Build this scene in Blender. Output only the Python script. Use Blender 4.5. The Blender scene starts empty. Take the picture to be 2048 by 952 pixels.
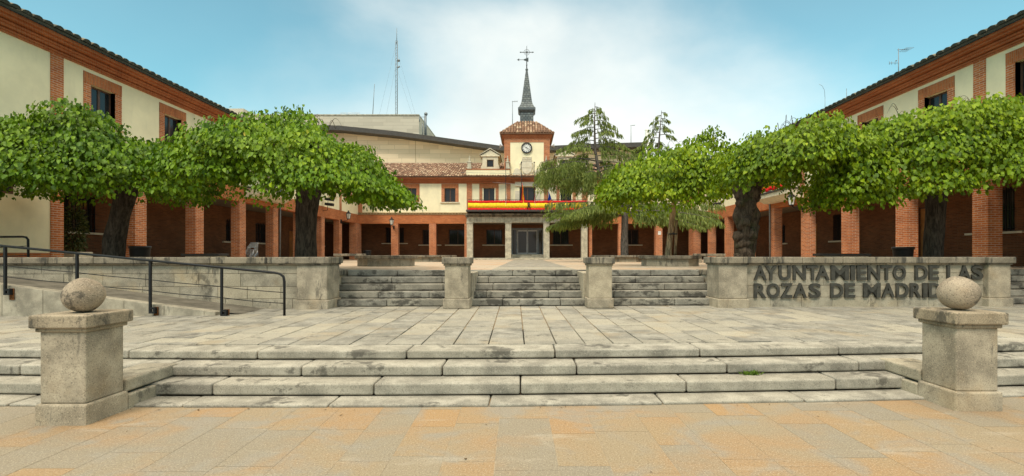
import bpy, math, random
import numpy as np
from mathutils import Vector
random.seed(7); RNG = np.random.default_rng(11)
R = math.radians
S = bpy.context.scene
COL = S.collection

# ------------------------------------------------------------------ camera, sky, sun, exposure
F, CX, CY, HC = 960.0, 1050.0, 510.0, 1.63       # focal length and principal point measured on the 2048 px photograph
cam = bpy.data.cameras.new('camera'); cam_o = bpy.data.objects.new('camera', cam); COL.objects.link(cam_o)
cam.sensor_width = 36; cam.lens = F / 2048 * 36; cam.clip_end = 2000
cam.shift_x = -(CX - 1024) / 2048; cam.shift_y = (CY - 476) / 2048
cam_o.location = (0, 0, HC); cam_o.rotation_euler = (R(90), 0, 0)
S.camera = cam_o

SUN_EL, SUN_AZ = 52.0, 205.0                      # azimuth measured clockwise from +Y: behind the camera, a little to the left
W = bpy.data.worlds.new('World'); S.world = W; W.use_nodes = True
nt = W.node_tree; nt.nodes.clear()
def wn(t, **k):
    n = nt.nodes.new(t)
    for a, b in k.items(): setattr(n, a, b)
    return n
sky = wn('ShaderNodeTexSky', sky_type='NISHITA', sun_disc=False)
sky.sun_elevation = R(SUN_EL); sky.sun_rotation = R(SUN_AZ); sky.altitude = 700; sky.air_density = 1.0; sky.dust_density = 0.6; sky.ozone_density = 1.6
bg = wn('ShaderNodeBackground'); bg.inputs[1].default_value = 0.12
out = wn('ShaderNodeOutputWorld')
tc = wn('ShaderNodeTexCoord')
mp = wn('ShaderNodeMapping'); mp.inputs['Scale'].default_value = (1.0, 1.0, 1.7)
n1 = wn('ShaderNodeTexNoise'); n1.inputs['Scale'].default_value = 1.7; n1.inputs['Detail'].default_value = 7; n1.inputs['Roughness'].default_value = 0.52; n1.inputs['Distortion'].default_value = 0.25
mp.inputs['Location'].default_value = (0.35, 0.2, 0.9)
sep = wn('ShaderNodeSeparateXYZ')
def wmath(op, a, b=None, c=None):
    m = wn('ShaderNodeMath', operation=op)
    for i, v in enumerate((a, b, c)):
        if v is None: continue
        if isinstance(v, (int, float)): m.inputs[i].default_value = v
        else: nt.links.new(v, m.inputs[i])
    return m.outputs[0]
nt.links.new(tc.outputs['Generated'], mp.inputs[0]); nt.links.new(mp.outputs[0], n1.inputs[0]); nt.links.new(tc.outputs['Generated'], sep.inputs[0])
# a cloud bank: thick and white low over the roofs and in one broad tongue rising ahead, thinning to blue to both sides
az = wmath('DIVIDE', sep.outputs[0], wmath('MAXIMUM', wmath('ABSOLUTE', sep.outputs[1]), 0.05))
tongue = wmath('MULTIPLY', wmath('POWER', wmath('ABSOLUTE', wmath('SUBTRACT', az, 0.10)), 1.5), 0.95)
tongue = wmath('MULTIPLY', tongue, wmath('MULTIPLY_ADD', sep.outputs[2], 2.7, 0.3))
dens = wmath('ADD', wmath('SUBTRACT', wmath('SUBTRACT', 1.34, wmath('MULTIPLY', sep.outputs[2], 1.62)), tongue), wmath('MULTIPLY', wmath('SUBTRACT', n1.outputs['Fac'], 0.5), 1.7))
mr = wn('ShaderNodeMapRange', interpolation_type='SMOOTHSTEP'); nt.links.new(dens, mr.inputs[0])
mr.inputs[1].default_value = 0.05; mr.inputs[2].default_value = 1.05; mr.inputs[3].default_value = 0.12; mr.inputs[4].default_value = 1.0
# light grey undersides inside the cloud
n2 = wn('ShaderNodeTexNoise'); n2.inputs['Scale'].default_value = 2.6; n2.inputs['Detail'].default_value = 5
nt.links.new(mp.outputs[0], n2.inputs[0])
cr = wn('ShaderNodeValToRGB'); nt.links.new(n2.outputs['Fac'], cr.inputs[0])
cr.color_ramp.elements[0].position = 0.3; cr.color_ramp.elements[0].color = (4.5, 4.85, 4.8, 1)
cr.color_ramp.elements[1].position = 0.66; cr.color_ramp.elements[1].color = (6.1, 6.2, 5.85, 1)
tint = wn('ShaderNodeMix', data_type='RGBA', blend_type='MULTIPLY'); tint.inputs[0].default_value = 1
nt.links.new(sky.outputs[0], tint.inputs[6]); tint.inputs[7].default_value = (0.66, 1.27, 0.98, 1)
# the cloud layer is thickest and brightest overhead, as under any high overcast
up = wn('ShaderNodeMapRange', interpolation_type='SMOOTHSTEP'); nt.links.new(sep.outputs[2], up.inputs[0])
up.inputs[1].default_value = 0.46; up.inputs[2].default_value = 0.80; up.inputs[3].default_value = 0.0; up.inputs[4].default_value = 1.0
cl = wn('ShaderNodeMix', data_type='RGBA'); nt.links.new(up.outputs[0], cl.inputs[0]); nt.links.new(cr.outputs[0], cl.inputs[6]); cl.inputs[7].default_value = (15.0, 13.7, 11.2, 1)
cov = wmath('MAXIMUM', mr.outputs[0], up.outputs[0])
mx = wn('ShaderNodeMix', data_type='RGBA'); nt.links.new(cov, mx.inputs[0])
nt.links.new(tint.outputs[2], mx.inputs[6]); nt.links.new(cl.outputs[2], mx.inputs[7])
nt.links.new(mx.outputs[2], bg.inputs[0]); nt.links.new(bg.outputs[0], out.inputs[0])

sun = bpy.data.lights.new('sun', 'SUN'); sun.energy = 1.5; sun.angle = R(14); sun.color = (1.0, 0.91, 0.77)
sun_o = bpy.data.objects.new('sun', sun); COL.objects.link(sun_o)
_d = Vector((math.sin(R(SUN_AZ)) * math.cos(R(SUN_EL)), math.cos(R(SUN_AZ)) * math.cos(R(SUN_EL)), math.sin(R(SUN_EL))))
sun_o.rotation_euler = _d.to_track_quat('Z', 'Y').to_euler(); sun_o.location = (0, 0, 60)
S.view_settings.view_transform = 'Standard'; S.view_settings.look = 'None'; S.view_settings.gamma = 1.0; S.view_settings.exposure = 0.62
S.view_settings.use_curve_mapping = False
S.render.engine = 'CYCLES'

# ------------------------------------------------------------------ measured levels
L0, LZ, PZ = 0.0, 0.42, 1.235                    # forecourt, landing, plaza
def PX(px, Y): return (px - CX) * Y / F
def PY(py, Y): return HC + (CY - py) * Y / F

# ------------------------------------------------------------------ materials
class Mat:
    def __init__(s, name):
        s.m = bpy.data.materials.new(name); s.m.use_nodes = True; s.t = s.m.node_tree; s.t.nodes.clear()
        s.o = s.n('ShaderNodeOutputMaterial'); s.b = s.n('ShaderNodeBsdfPrincipled'); s.t.links.new(s.b.outputs[0], s.o.inputs[0])
    def n(s, t, **k):
        x = s.t.nodes.new(t)
        for a, b in k.items(): setattr(x, a, b)
        return x
    def ln(s, a, b): s.t.links.new(a, b)
    def put(s, sock, v):
        if v is None: return
        if hasattr(v, 'is_linked') or isinstance(v, bpy.types.NodeSocket): s.ln(v, sock)
        elif isinstance(v, (tuple, list)) and len(v) == 3 and sock.type == 'RGBA': sock.default_value = (*v, 1)
        else: sock.default_value = v
    def math(s, op, a, b=None, c=None, clamp=False):
        m = s.n('ShaderNodeMath', operation=op, use_clamp=clamp)
        for i, v in enumerate((a, b, c)): s.put(m.inputs[i], v)
        return m.outputs[0]
    def pos(s): return s.n('ShaderNodeNewGeometry').outputs['Position']
    def map(s, v, scale=(1, 1, 1), loc=(0, 0, 0), rot=(0, 0, 0)):
        m = s.n('ShaderNodeMapping'); s.ln(v, m.inputs[0]); m.inputs['Scale'].default_value = scale; m.inputs['Location'].default_value = loc; m.inputs['Rotation'].default_value = rot
        return m.outputs[0]
    def noise(s, v, scale, detail=4, rough=0.55, dist=0.0):
        m = s.n('ShaderNodeTexNoise'); s.ln(v, m.inputs[0]); m.inputs['Scale'].default_value = scale; m.inputs['Detail'].default_value = detail; m.inputs['Roughness'].default_value = rough; m.inputs['Distortion'].default_value = dist
        return m.outputs['Fac']
    def rng(s, v, a, b, c=0.0, d=1.0, smooth=True):
        m = s.n('ShaderNodeMapRange', interpolation_type='SMOOTHSTEP' if smooth else 'LINEAR'); s.ln(v, m.inputs[0])
        for i, q in zip((1, 2, 3, 4), (a, b, c, d)): m.inputs[i].default_value = q
        return m.outputs[0]
    def mix(s, f, a, b, mode='MIX'):
        m = s.n('ShaderNodeMix', data_type='RGBA', blend_type=mode); s.put(m.inputs[0], f); s.put(m.inputs[6], a); s.put(m.inputs[7], b)
        return m.outputs[2]
    def ramp(s, f, stops):
        m = s.n('ShaderNodeValToRGB'); s.ln(f, m.inputs[0]); e = m.color_ramp.elements
        while len(e) < len(stops): e.new(0.5)
        for x, (p, c) in zip(e, stops): x.position = p; x.color = (*c, 1)
        return m.outputs[0]
    def attr(s, name): return s.n('ShaderNodeAttribute', attribute_name=name).outputs['Fac']
    def bump(s, h, strength=0.3, dist=0.02):
        m = s.n('ShaderNodeBump'); s.ln(h, m.inputs['Height']); m.inputs['Strength'].default_value = strength; m.inputs['Distance'].default_value = dist
        s.ln(m.outputs[0], s.b.inputs['Normal'])
    def fin(s, color=None, rough=0.8, spec=None, metal=None):
        s.put(s.b.inputs['Base Color'], color); s.put(s.b.inputs['Roughness'], rough)
        if spec is not None: s.b.inputs['Specular IOR Level'].default_value = spec
        if metal is not None: s.b.inputs['Metallic'].default_value = metal
        return s.m

def granite(name, c, stain=0.5, streak=(1, 1, 0.45), edge=0.45, warm=0.0, tone_amt=0.35, speck=1.0, stain_col=(0.06, 0.055, 0.045)):
    m = Mat(name); p = m.pos(); t = m.attr('tone')
    dark = tuple(x * 0.62 for x in c); light = tuple(min(1, x * 1.28) for x in c)
    mott = m.noise(p, 3.2, 6, 0.62)
    col = m.mix(m.rng(mott, 0.32, 0.70), dark, light)
    col = m.mix(m.math('MULTIPLY', t, tone_amt), col, m.mix(t, tuple(x * 0.72 for x in c), (c[0] * 1.35, c[1] * 1.3, c[2] * 1.2)))
    sp = m.noise(p, 68, 4, 0.8)
    col = m.mix(m.rng(sp, 0.50, 0.34, 0, 0.75 * speck), col, tuple(x * 0.3 for x in c))
    sp2 = m.noise(m.map(p, loc=(3, 7, 1)), 95, 2, 0.6)
    col = m.mix(m.rng(sp2, 0.58, 0.72, 0, 0.6 * speck), col, tuple(min(0.85, x * 1.9) for x in c))
    if warm:
        w = m.noise(m.map(p, loc=(9, 2, 5)), 1.1, 4, 0.6)
        col = m.mix(m.rng(w, 0.52, 0.72, 0, warm), col, (c[0] * 1.25, c[1] * 0.92, c[2] * 0.5))
    if stain:
        a = m.noise(m.map(p, scale=streak), 2.3, 7, 0.68, 0.4)
        b = m.noise(m.map(p, scale=streak, loc=(4, 4, 4)), 11, 5, 0.7)
        f = m.math('ADD', a, m.math('MULTIPLY', m.math('SUBTRACT', b, 0.5), 0.45))
        col = m.mix(m.rng(f, 0.61 - 0.14 * edge, 0.71 - 0.13 * edge, 0, stain), col, stain_col)
    m.bump(m.math('ADD', m.math('MULTIPLY', sp, 0.6), m.math('MULTIPLY', mott, 1.2)), 0.35, 0.012)
    return m.fin(col, 0.88, 0.25)

def brick(name, c1=(0.40, 0.135, 0.055), c2=(0.25, 0.075, 0.032), mortar=(0.40, 0.29, 0.20), soldier=False, row=0.062, wid=0.25):
    m = Mat(name); p = m.pos(); sx = m.n('ShaderNodeSeparateXYZ'); m.ln(p, sx.inputs[0])
    u = m.math('ADD', sx.outputs[0], sx.outputs[1]); cb = m.n('ShaderNodeCombineXYZ')
    if soldier: m.ln(sx.outputs[2], cb.inputs[0]); m.ln(u, cb.inputs[1])
    else: m.ln(u, cb.inputs[0]); m.ln(sx.outputs[2], cb.inputs[1])
    bt = m.n('ShaderNodeTexBrick'); m.ln(cb.outputs[0], bt.inputs[0]); bt.inputs['Scale'].default_value = 1
    bt.inputs['Brick Width'].default_value = wid; bt.inputs['Row Height'].default_value = row; bt.inputs['Mortar Size'].default_value = 0.009; bt.inputs['Mortar Smooth'].default_value = 0.3
    bt.inputs['Color1'].default_value = (*c1, 1); bt.inputs['Color2'].default_value = (*c2, 1); bt.inputs['Mortar'].default_value = (*mortar, 1); bt.inputs['Bias'].default_value = -0.1
    big = m.noise(p, 0.9, 5, 0.6); fine = m.noise(p, 26, 3, 0.6)
    col = m.mix(m.rng(big, 0.35, 0.72, 0, 0.42), bt.outputs['Color'], tuple(x * 0.62 for x in c2))
    col = m.mix(m.rng(fine, 0.55, 0.75, 0, 0.35), col, tuple(min(1, x * 1.45) for x in c1))
    h = m.math('SUBTRACT', 1.0, bt.outputs['Fac'])
    m.bump(m.math('ADD', h, m.math('MULTIPLY', fine, 0.4)), 0.5, 0.012)
    return m.fin(col, 0.9, 0.2)

def ashlar(name, c, w, h, mortar, var=0.25):
    m = Mat(name); p = m.pos(); sx = m.n('ShaderNodeSeparateXYZ'); m.ln(p, sx.inputs[0])
    cb = m.n('ShaderNodeCombineXYZ'); m.ln(m.math('ADD', sx.outputs[0], sx.outputs[1]), cb.inputs[0]); m.ln(sx.outputs[2], cb.inputs[1])
    bt = m.n('ShaderNodeTexBrick'); m.ln(cb.outputs[0], bt.inputs[0]); bt.inputs['Scale'].default_value = 1
    bt.inputs['Brick Width'].default_value = w; bt.inputs['Row Height'].default_value = h; bt.inputs['Mortar Size'].default_value = 0.018; bt.inputs['Mortar Smooth'].default_value = 0.2
    bt.inputs['Color1'].default_value = (*c, 1); bt.inputs['Color2'].default_value = (*[x * (1 - var) for x in c], 1); bt.inputs['Mortar'].default_value = (*mortar, 1)
    bt.offset_frequency = 2; bt.squash = 0.7; bt.squash_frequency = 3
    big = m.noise(m.map(p, scale=(1, 1, 3)), 0.35, 6, 0.65)
    col = m.mix(m.rng(big, 0.35, 0.7, 0, 0.3), bt.outputs['Color'], tuple(x * 0.7 for x in c))
    m.bump(m.math('SUBTRACT', 1.0, bt.outputs['Fac']), 0.3, 0.02)
    return m.fin(col, 0.85, 0.25)

def plain(name, c, rough=0.6, spec=0.3, metal=0.0, var=0.18, scale=6.0, dirt=0.0, bump=0.0):
    m = Mat(name); p = m.pos()
    a = m.noise(p, scale, 5, 0.6)
    col = m.mix(m.rng(a, 0.3, 0.7), tuple(x * (1 - var) for x in c), tuple(min(1, x * (1 + var)) for x in c))
    if dirt:
        d = m.noise(m.map(p, scale=(1, 1, 0.22)), 1.6, 6, 0.65)
        col = m.mix(m.rng(d, 0.52, 0.78, 0, dirt), col, tuple(x * 0.55 for x in c))
    if bump: m.bump(m.noise(p, 40, 4), bump, 0.01)
    return m.fin(col, rough, spec, metal)

def tiles_mat(name, stops):
    m = Mat(name); p = m.pos(); t = m.attr('tone')
    col = m.ramp(t, stops)
    n = m.noise(p, 5, 6, 0.65); col = m.mix(m.rng(n, 0.5, 0.72, 0, 0.55), col, (0.10, 0.085, 0.06))
    n3 = m.noise(m.map(p, loc=(5, 5, 5)), 14, 4, 0.6); col = m.mix(m.rng(n3, 0.58, 0.75, 0, 0.4), col, (0.42, 0.34, 0.24))
    m.bump(n3, 0.3, 0.01)
    return m.fin(col, 0.9, 0.2)

def leafmat(name, stops, trans=0.13, rough=0.5, spec=0.22):
    m = Mat(name); t = m.attr('tone'); col = m.ramp(t, stops)
    big = m.noise(m.pos(), 1.1, 3, 0.5); col = m.mix(m.rng(big, 0.35, 0.7, 0, 0.35), col, m.mix(0.5, col, (0.17, 0.19, 0.008)))
    m.fin(col, rough, spec)
    tr = m.n('ShaderNodeBsdfTranslucent'); m.ln(m.mix(1.0, col, (1.3, 1.3, 0.35), 'MULTIPLY'), tr.inputs[0])
    ms = m.n('ShaderNodeMixShader'); ms.inputs[0].default_value = trans; m.ln(m.b.outputs[0], ms.inputs[1]); m.ln(tr.outputs[0], ms.inputs[2]); m.ln(ms.outputs[0], m.o.inputs[0])
    return m.m

def barkmat(name, c, moss=0.0):
    m = Mat(name); p = m.pos()
    a = m.noise(m.map(p, scale=(1, 1, 0.22)), 16, 7, 0.7, 0.6); b = m.noise(p, 3, 4)
    col = m.mix(m.rng(a, 0.35, 0.68), tuple(x * 0.35 for x in c), tuple(x * 1.35 for x in c))
    if moss: col = m.mix(m.rng(b, 0.5, 0.68, 0, moss), col, (0.05, 0.065, 0.018))
    m.bump(a, 0.9, 0.05)
    return m.fin(col, 0.95, 0.15)

def glassmat(name, c=(0.02, 0.022, 0.024), rough=0.06):
    m = Mat(name); p = m.pos(); n = m.noise(p, 1.3, 2)
    m.bump(n, 0.05, 0.05)
    return m.fin(c, rough, 0.35)

def slatemat(name):
    m = Mat(name); p = m.pos(); sx = m.n('ShaderNodeSeparateXYZ'); m.ln(p, sx.inputs[0])
    cb = m.n('ShaderNodeCombineXYZ'); m.ln(m.math('ADD', sx.outputs[0], sx.outputs[1]), cb.inputs[0]); m.ln(sx.outputs[2], cb.inputs[1])
    bt = m.n('ShaderNodeTexBrick'); m.ln(cb.outputs[0], bt.inputs[0]); bt.inputs['Scale'].default_value = 1
    bt.inputs['Brick Width'].default_value = 0.30; bt.inputs['Row Height'].default_value = 0.2; bt.inputs['Mortar Size'].default_value = 0.018
    bt.inputs['Color1'].default_value = (0.085, 0.105, 0.11, 1); bt.inputs['Color2'].default_value = (0.17, 0.19, 0.18, 1); bt.inputs['Mortar'].default_value = (0.02, 0.022, 0.025, 1)
    m.bump(m.math('SUBTRACT', 1.0, bt.outputs['Fac']), 0.6, 0.02)
    return m.fin(bt.outputs['Color'], 0.5, 0.4)

def paving_mat():
    m = Mat('forecourt_stone'); p = m.pos(); t = m.attr('tone')
    col = m.ramp(t, [(0.0, (0.225, 0.192, 0.14)), (0.4, (0.25, 0.203, 0.135)), (0.66, (0.265, 0.203, 0.124)), (0.86, (0.28, 0.198, 0.108)), (0.96, (0.32, 0.192, 0.082)), (1.0, (0.235, 0.215, 0.175))])
    w = m.noise(m.map(p, loc=(2, 9, 0), scale=(0.8, 1.15, 1)), 0.95, 6, 0.6, 0.3); col = m.mix(m.rng(m.math('ADD', w, m.math('MULTIPLY', m.math('SUBTRACT', t, 0.5), 0.16)), 0.42, 0.66, 0, 0.75), col, (0.30, 0.187, 0.092))
    w2 = m.noise(m.map(p, loc=(7, 1, 0)), 1.7, 5, 0.6, 0.5); col = m.mix(m.rng(w2, 0.47, 0.66, 0, 0.8), col, (0.235, 0.212, 0.17))
    w3 = m.noise(m.map(p, loc=(1, 5, 0), rot=(0, 0, 0.5), scale=(0.35, 1.6, 1)), 2.2, 6, 0.65, 0.6); col = m.mix(m.rng(w3, 0.575, 0.70, 0, 0.42), col, (0.40, 0.35, 0.27))
    sp = m.noise(p, 50, 4, 0.78); col = m.mix(m.rng(sp, 0.50, 0.34, 0, 0.6), col, (0.12, 0.085, 0.05))
    sp2 = m.noise(m.map(p, loc=(3, 3, 3)), 85, 2, 0.7); col = m.mix(m.rng(sp2, 0.55, 0.70, 0, 0.6), col, (0.56, 0.49, 0.37))
    m.bump(m.math('ADD', sp, w3), 0.3, 0.008)
    return m.fin(col, 0.8, 0.3)

def plaza_mat():
    m = Mat('plaza_paving'); p = m.pos()
    ck = m.n('ShaderNodeTexBrick'); m.ln(p, ck.inputs[0]); ck.inputs['Scale'].default_value = 1; ck.inputs['Brick Width'].default_value = 0.8; ck.inputs['Row Height'].default_value = 0.5; ck.inputs['Mortar Size'].default_value = 0.02
    ck.inputs['Color1'].default_value = (0.42, 0.355, 0.27, 1); ck.inputs['Color2'].default_value = (0.38, 0.29, 0.20, 1); ck.inputs['Mortar'].default_value = (0.28, 0.22, 0.16, 1)
    n = m.noise(p, 0.5, 4); col = m.mix(m.rng(n, 0.45, 0.65, 0, 0.5), ck.outputs['Color'], (0.42, 0.245, 0.135))
    return m.fin(col, 0.85, 0.2)

M = dict(
    granite=granite('granite', (0.374, 0.315, 0.228), 0.75, edge=0.2),
    gran_top=granite('weathered_coping', (0.244, 0.207, 0.153), 0.9, (1.5, 1.5, 0.3), 0.8),
    gran_step=granite('step_granite', (0.32, 0.295, 0.24), 0.72, (0.7, 0.7, 1.0), 0.38),
    gran_upstep=granite('upper_step_granite', (0.25, 0.232, 0.19), 0.88, (0.8, 0.8, 1.2), 0.75),
    gran_wall=granite('wall_granite', (0.335, 0.295, 0.222), 0.65, (1, 1, 0.5), 0.3, warm=0.3, tone_amt=0.7),
    gran_pillar=granite('pillar_granite', (0.355, 0.30, 0.22), 0.6, (1.5, 1.5, 0.3), 0.1, warm=0.25, speck=1.1),
    gran_cap=granite('cap_granite', (0.302, 0.246, 0.172), 0.8, (1.5, 1.5, 0.6), 0.55, warm=0.2, speck=1.1),
    gran_ball=granite('ball_granite', (0.315, 0.255, 0.185), 0.75, (1.6, 1.6, 1.6), 0.5, warm=0.3, speck=1.25),
    gran_slab=granite('landing_slab', (0.275, 0.256, 0.212), 0.6, (1, 1, 1), 0.2, warm=0.28, tone_amt=0.95),
    gran_far=granite('portico_granite', (0.50, 0.45, 0.345), 0.45, (1, 1, 0.3), 0.2),
    concrete=granite('ramp_concrete', (0.374, 0.330, 0.251), 0.4, (1, 1, 0.3), 0.2, speck=0.4),
    ramp=granite('ramp_surface', (0.156, 0.138, 0.107), 0.4, (1, 1, 1), 0.3, speck=0.5),
    pale_joint=plain('pale_joint', (0.30, 0.25, 0.18), 0.95, 0.1, var=0.3, scale=5),
    joint=plain('joint_sand', (0.20, 0.145, 0.085), 0.95, 0.1, var=0.35, scale=8),
    paving=paving_mat(), plaza=plaza_mat(),
    earth=plain('earth', (0.17, 0.14, 0.10), 0.95, 0.1, var=0.3, scale=2),
    brick=brick('brick', (0.56, 0.17, 0.05), (0.38, 0.10, 0.033), (0.42, 0.24, 0.13)), brick_pil=brick('brick_pillar', (0.60, 0.185, 0.056), (0.36, 0.095, 0.032), (0.58, 0.45, 0.32), row=0.07), brick_sol=brick('brick_soldier', (0.56, 0.175, 0.055), (0.37, 0.10, 0.034), (0.42, 0.25, 0.14), soldier=True),
    brick_shaded=brick('brick_shade_toned', (0.23, 0.088, 0.036), (0.13, 0.05, 0.023), (0.19, 0.115, 0.065)),  # the same brick taken darker: the arcade's shade is put into its colour
    cornice=brick('cornice_brick', (0.52, 0.175, 0.07), (0.40, 0.12, 0.05), (0.44, 0.20, 0.10), soldier=True, row=0.07),
    cream=plain('cream_render', (0.86, 0.765, 0.51), 0.9, 0.15, var=0.07, scale=1.2, dirt=0.3, bump=0.08),
    cream_stone=plain('cream_moulding', (0.66, 0.58, 0.42), 0.8, 0.2, var=0.1, scale=5, dirt=0.3),
    pale_stone=plain('pale_stone', (0.66, 0.59, 0.45), 0.85, 0.2, var=0.08, scale=4, dirt=0.2, bump=0.1),
    frieze=plain('frieze_cream', (0.70, 0.58, 0.36), 0.85, 0.15, var=0.1),
    frieze_dark=plain('frieze_dark', (0.30, 0.20, 0.10), 0.9, 0.1),
    ceiling=plain('arcade_ceiling', (0.22, 0.18, 0.13), 0.9, 0.1),  # tone lowered to deepen the shade inside the arcade
    tile=tiles_mat('roof_tile', [(0, (0.15, 0.085, 0.055)), (0.35, (0.26, 0.145, 0.09)), (0.65, (0.36, 0.215, 0.135)), (1, (0.56, 0.42, 0.28))]),
    tile_moss=tiles_mat('eave_tile', [(0, (0.055, 0.058, 0.045)), (0.5, (0.11, 0.105, 0.075)), (1, (0.21, 0.18, 0.12))]),
    clad=ashlar('travertine_cladding', (0.74, 0.60, 0.43), 2.6, 0.55, (0.40, 0.32, 0.23)),
    clad_up=ashlar('travertine_upper', (0.62, 0.55, 0.43), 2.9, 0.5, (0.42, 0.36, 0.28)),
    roof_dark=plain('dark_fascia', (0.055, 0.05, 0.046), 0.6, 0.3),
    wood_frame=plain('window_frame', (0.10, 0.05, 0.03), 0.5, 0.4),
    wood_door=plain('wood_door', (0.36, 0.15, 0.04), 0.5, 0.4, var=0.25, scale=3),
    wood_pale=barkmat('stake_wood', (0.30, 0.20, 0.11)),
    glass=glassmat('window_glass'), glass_door=glassmat('door_glass', (0.045, 0.032, 0.016), 0.08),
    alu=plain('aluminium', (0.55, 0.55, 0.53), 0.4, 0.5, 0.3), steel=plain('stainless_steel', (0.55, 0.55, 0.55), 0.3, 0.5, 0.9),
    iron=plain('black_iron', (0.009, 0.009, 0.010), 0.55, 0.3, var=0.1), rust=plain('rust', (0.14, 0.055, 0.02), 0.9, 0.1, var=0.4, scale=30),
    letter=plain('dark_bronze', (0.052, 0.048, 0.038), 0.55, 0.4, 0.2, var=0.3, scale=9),
    slate=slatemat('slate'), lead=plain('lead', (0.085, 0.10, 0.105), 0.5, 0.4),
    white=plain('white_paint', (0.78, 0.77, 0.72), 0.6, 0.3), black=plain('black_paint', (0.012, 0.012, 0.012), 0.5, 0.4),
    red=plain('flag_red', (0.62, 0.02, 0.02), 0.8, 0.1), yellow=plain('flag_yellow', (0.85, 0.55, 0.03), 0.8, 0.1), blue=plain('flag_blue', (0.015, 0.04, 0.28), 0.8, 0.1),
    lampglass=plain('lantern_glass', (0.62, 0.60, 0.52), 0.2, 0.5),
    steel_pole=plain('galvanised', (0.20, 0.22, 0.23), 0.5, 0.4, 0.4),
    leaf=leafmat('elm_leaf', [(0, (0.034, 0.085, 0.002)), (0.35, (0.095, 0.19, 0.003)), (0.75, (0.185, 0.30, 0.004)), (0.96, (0.28, 0.37, 0.008)), (1, (0.36, 0.30, 0.03))]),
    leaf_y=leafmat('spring_leaf', [(0, (0.052, 0.105, 0.003)), (0.4, (0.14, 0.23, 0.004)), (0.8, (0.265, 0.36, 0.006)), (1, (0.40, 0.42, 0.02))], 0.17),
    cedar=leafmat('cedar_needles', [(0, (0.075, 0.115, 0.034)), (0.5, (0.19, 0.25, 0.066)), (1, (0.37, 0.41, 0.13))], 0.3, 0.7, 0.2),
    bark=barkmat('dark_bark', (0.070, 0.054, 0.040)), bark_gnarl=barkmat('gnarled_bark', (0.085, 0.06, 0.040), 0.4), bark_grey=barkmat('grey_bark', (0.15, 0.13, 0.11)), bark_pale=barkmat('pale_bark', (0.46, 0.33, 0.19)),
    weed=leafmat('weed_leaf', [(0, (0.05, 0.10, 0.01)), (1, (0.12, 0.2, 0.02))]), litter=plain('dry_leaf', (0.09, 0.055, 0.025), 0.9, 0.1, var=0.4),
    shrub=leafmat('shrub_leaf', [(0, (0.03, 0.05, 0.012)), (1, (0.12, 0.11, 0.03))]),
)

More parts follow.
